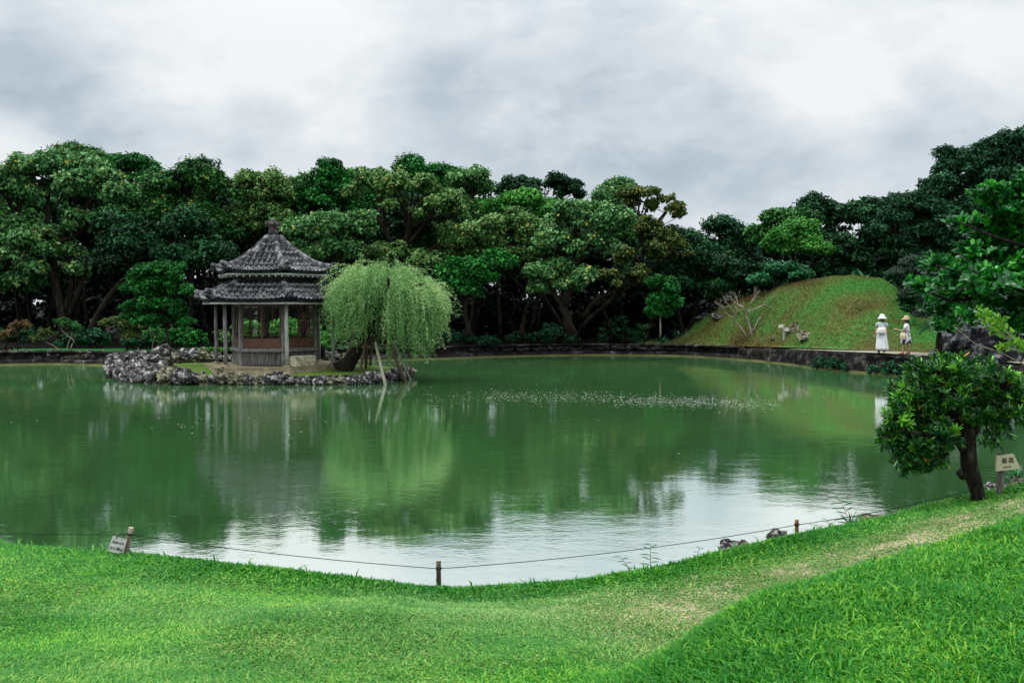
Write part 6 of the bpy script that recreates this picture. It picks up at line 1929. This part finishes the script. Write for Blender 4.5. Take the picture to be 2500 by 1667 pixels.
for (x, y, rx, ry) in bl:
    dd = random.uniform(-.5, .7)
    c, r_ = ell(x, y, rx, ry, BD + dd)
    r_ = (r_[0], max(.35, r_[0] * .8), r_[2])
    for k in range(int(16 + rx * ry / 24)):
        d = Vector(RNG.normal(size=3)).normalized(); q = random.uniform(.45, 1.05)
        p = c + Vector((d.x * r_[0], d.y * r_[1], d.z * r_[2])) * q
        tips.append((tuple(p), tuple((Vector((d.x * .7, d.y * .7, .7)) + Vector((random.gauss(0, .3), random.gauss(0, .3), 0))).normalized())))
        if random.random() < .4: mb.tube([c - bb_, p - bb_], [.015, .004], 4, cap=False)
mb.build('trunk', BARKD, root)
V, Fq, v = rosettes(tips, 9, .135, .075, spread=1.0)
np_mesh('crown', V - np.array(bb_), Fq, LM['glossy'], root, attr={'v': v})

# pale sapling twigs reaching in from the right
random.seed(16)
SPD = 12.5
sb_ = Vector((7.6, 12.9, .75))
root = empty('sapling', sb_, 'sapling with light yellow-green leaves at the right picture edge', 'tree')
mb = MB(); lf = []
stems = [[(2420, 850), (2352, 800), (2300, 765), (2262, 745), (2240, 712)], [(2352, 802), (2320, 770), (2300, 742), (2288, 722)], [(2300, 768), (2285, 752), (2275, 735), (2268, 712)], [(2380, 850), (2300, 810), (2240, 790), (2210, 765), (2190, 750)], [(2352, 800), (2335, 790), (2310, 795), (2290, 800)]]
mb.tube([Vector((0, 0, -.2)), Vector((.02, 0, .7)), Q(2430, 858, SPD) - sb_, Q(2420, 850, SPD) - sb_], [.035, .03, .024, .018], 7)
for st in stems:
    pp = [Q(x, y, SPD + random.uniform(-.1, .1)) for x, y in st]
    mb.tube([p - sb_ for p in pp], [.008 * (1 - .7 * i / len(pp)) for i in range(len(pp))], 5)
    if st[0][1] == 850 and st[0][0] == 2380: continue
    for a, b_ in zip(pp[:-1], pp[1:]):
        for k in range(7):
            q = a.lerp(b_, random.random()); 
            for m_ in range(1): lf.append((tuple(q + Vector((random.gauss(0, .03), random.gauss(0, .04), random.gauss(.01, .02)))), tuple(Vector((random.gauss(0, 1), random.gauss(0, 1), random.gauss(.3, .3))).normalized())))
mb.build('trunk', TWIG, root)
V, Fq, v = rosettes(lf, 4, .075, .034, spread=1.0)
np_mesh('crown', V - np.array(sb_), Fq, LM['sap'], root, attr={'v': v})

# ------------------------------------------------------------------ pale flecks added on the pond as painted sky glints of the ripples
GLINT = leaf_mat('glint_fleck', (.30, .30, .22), (.75, .76, .70), (.55, .56, .48), transl=0)
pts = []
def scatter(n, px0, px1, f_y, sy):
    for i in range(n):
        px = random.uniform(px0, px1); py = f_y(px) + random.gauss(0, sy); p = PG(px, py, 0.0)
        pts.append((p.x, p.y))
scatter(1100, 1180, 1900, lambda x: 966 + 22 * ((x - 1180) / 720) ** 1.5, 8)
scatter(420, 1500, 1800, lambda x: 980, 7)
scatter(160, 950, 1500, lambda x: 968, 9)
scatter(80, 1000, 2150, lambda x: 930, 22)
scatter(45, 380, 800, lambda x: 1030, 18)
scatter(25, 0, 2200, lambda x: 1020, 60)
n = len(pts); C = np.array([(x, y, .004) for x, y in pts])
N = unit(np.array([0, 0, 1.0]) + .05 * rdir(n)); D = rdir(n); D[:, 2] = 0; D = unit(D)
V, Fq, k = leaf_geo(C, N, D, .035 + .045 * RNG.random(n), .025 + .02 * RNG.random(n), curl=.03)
o = np_mesh('glint_flecks', V, Fq, GLINT, attr={'v': np.repeat(RNG.random(n), 4)}); tag(o, 'pale flecks on the pond standing in for ripple glints', 'leaves', kind='stuff')
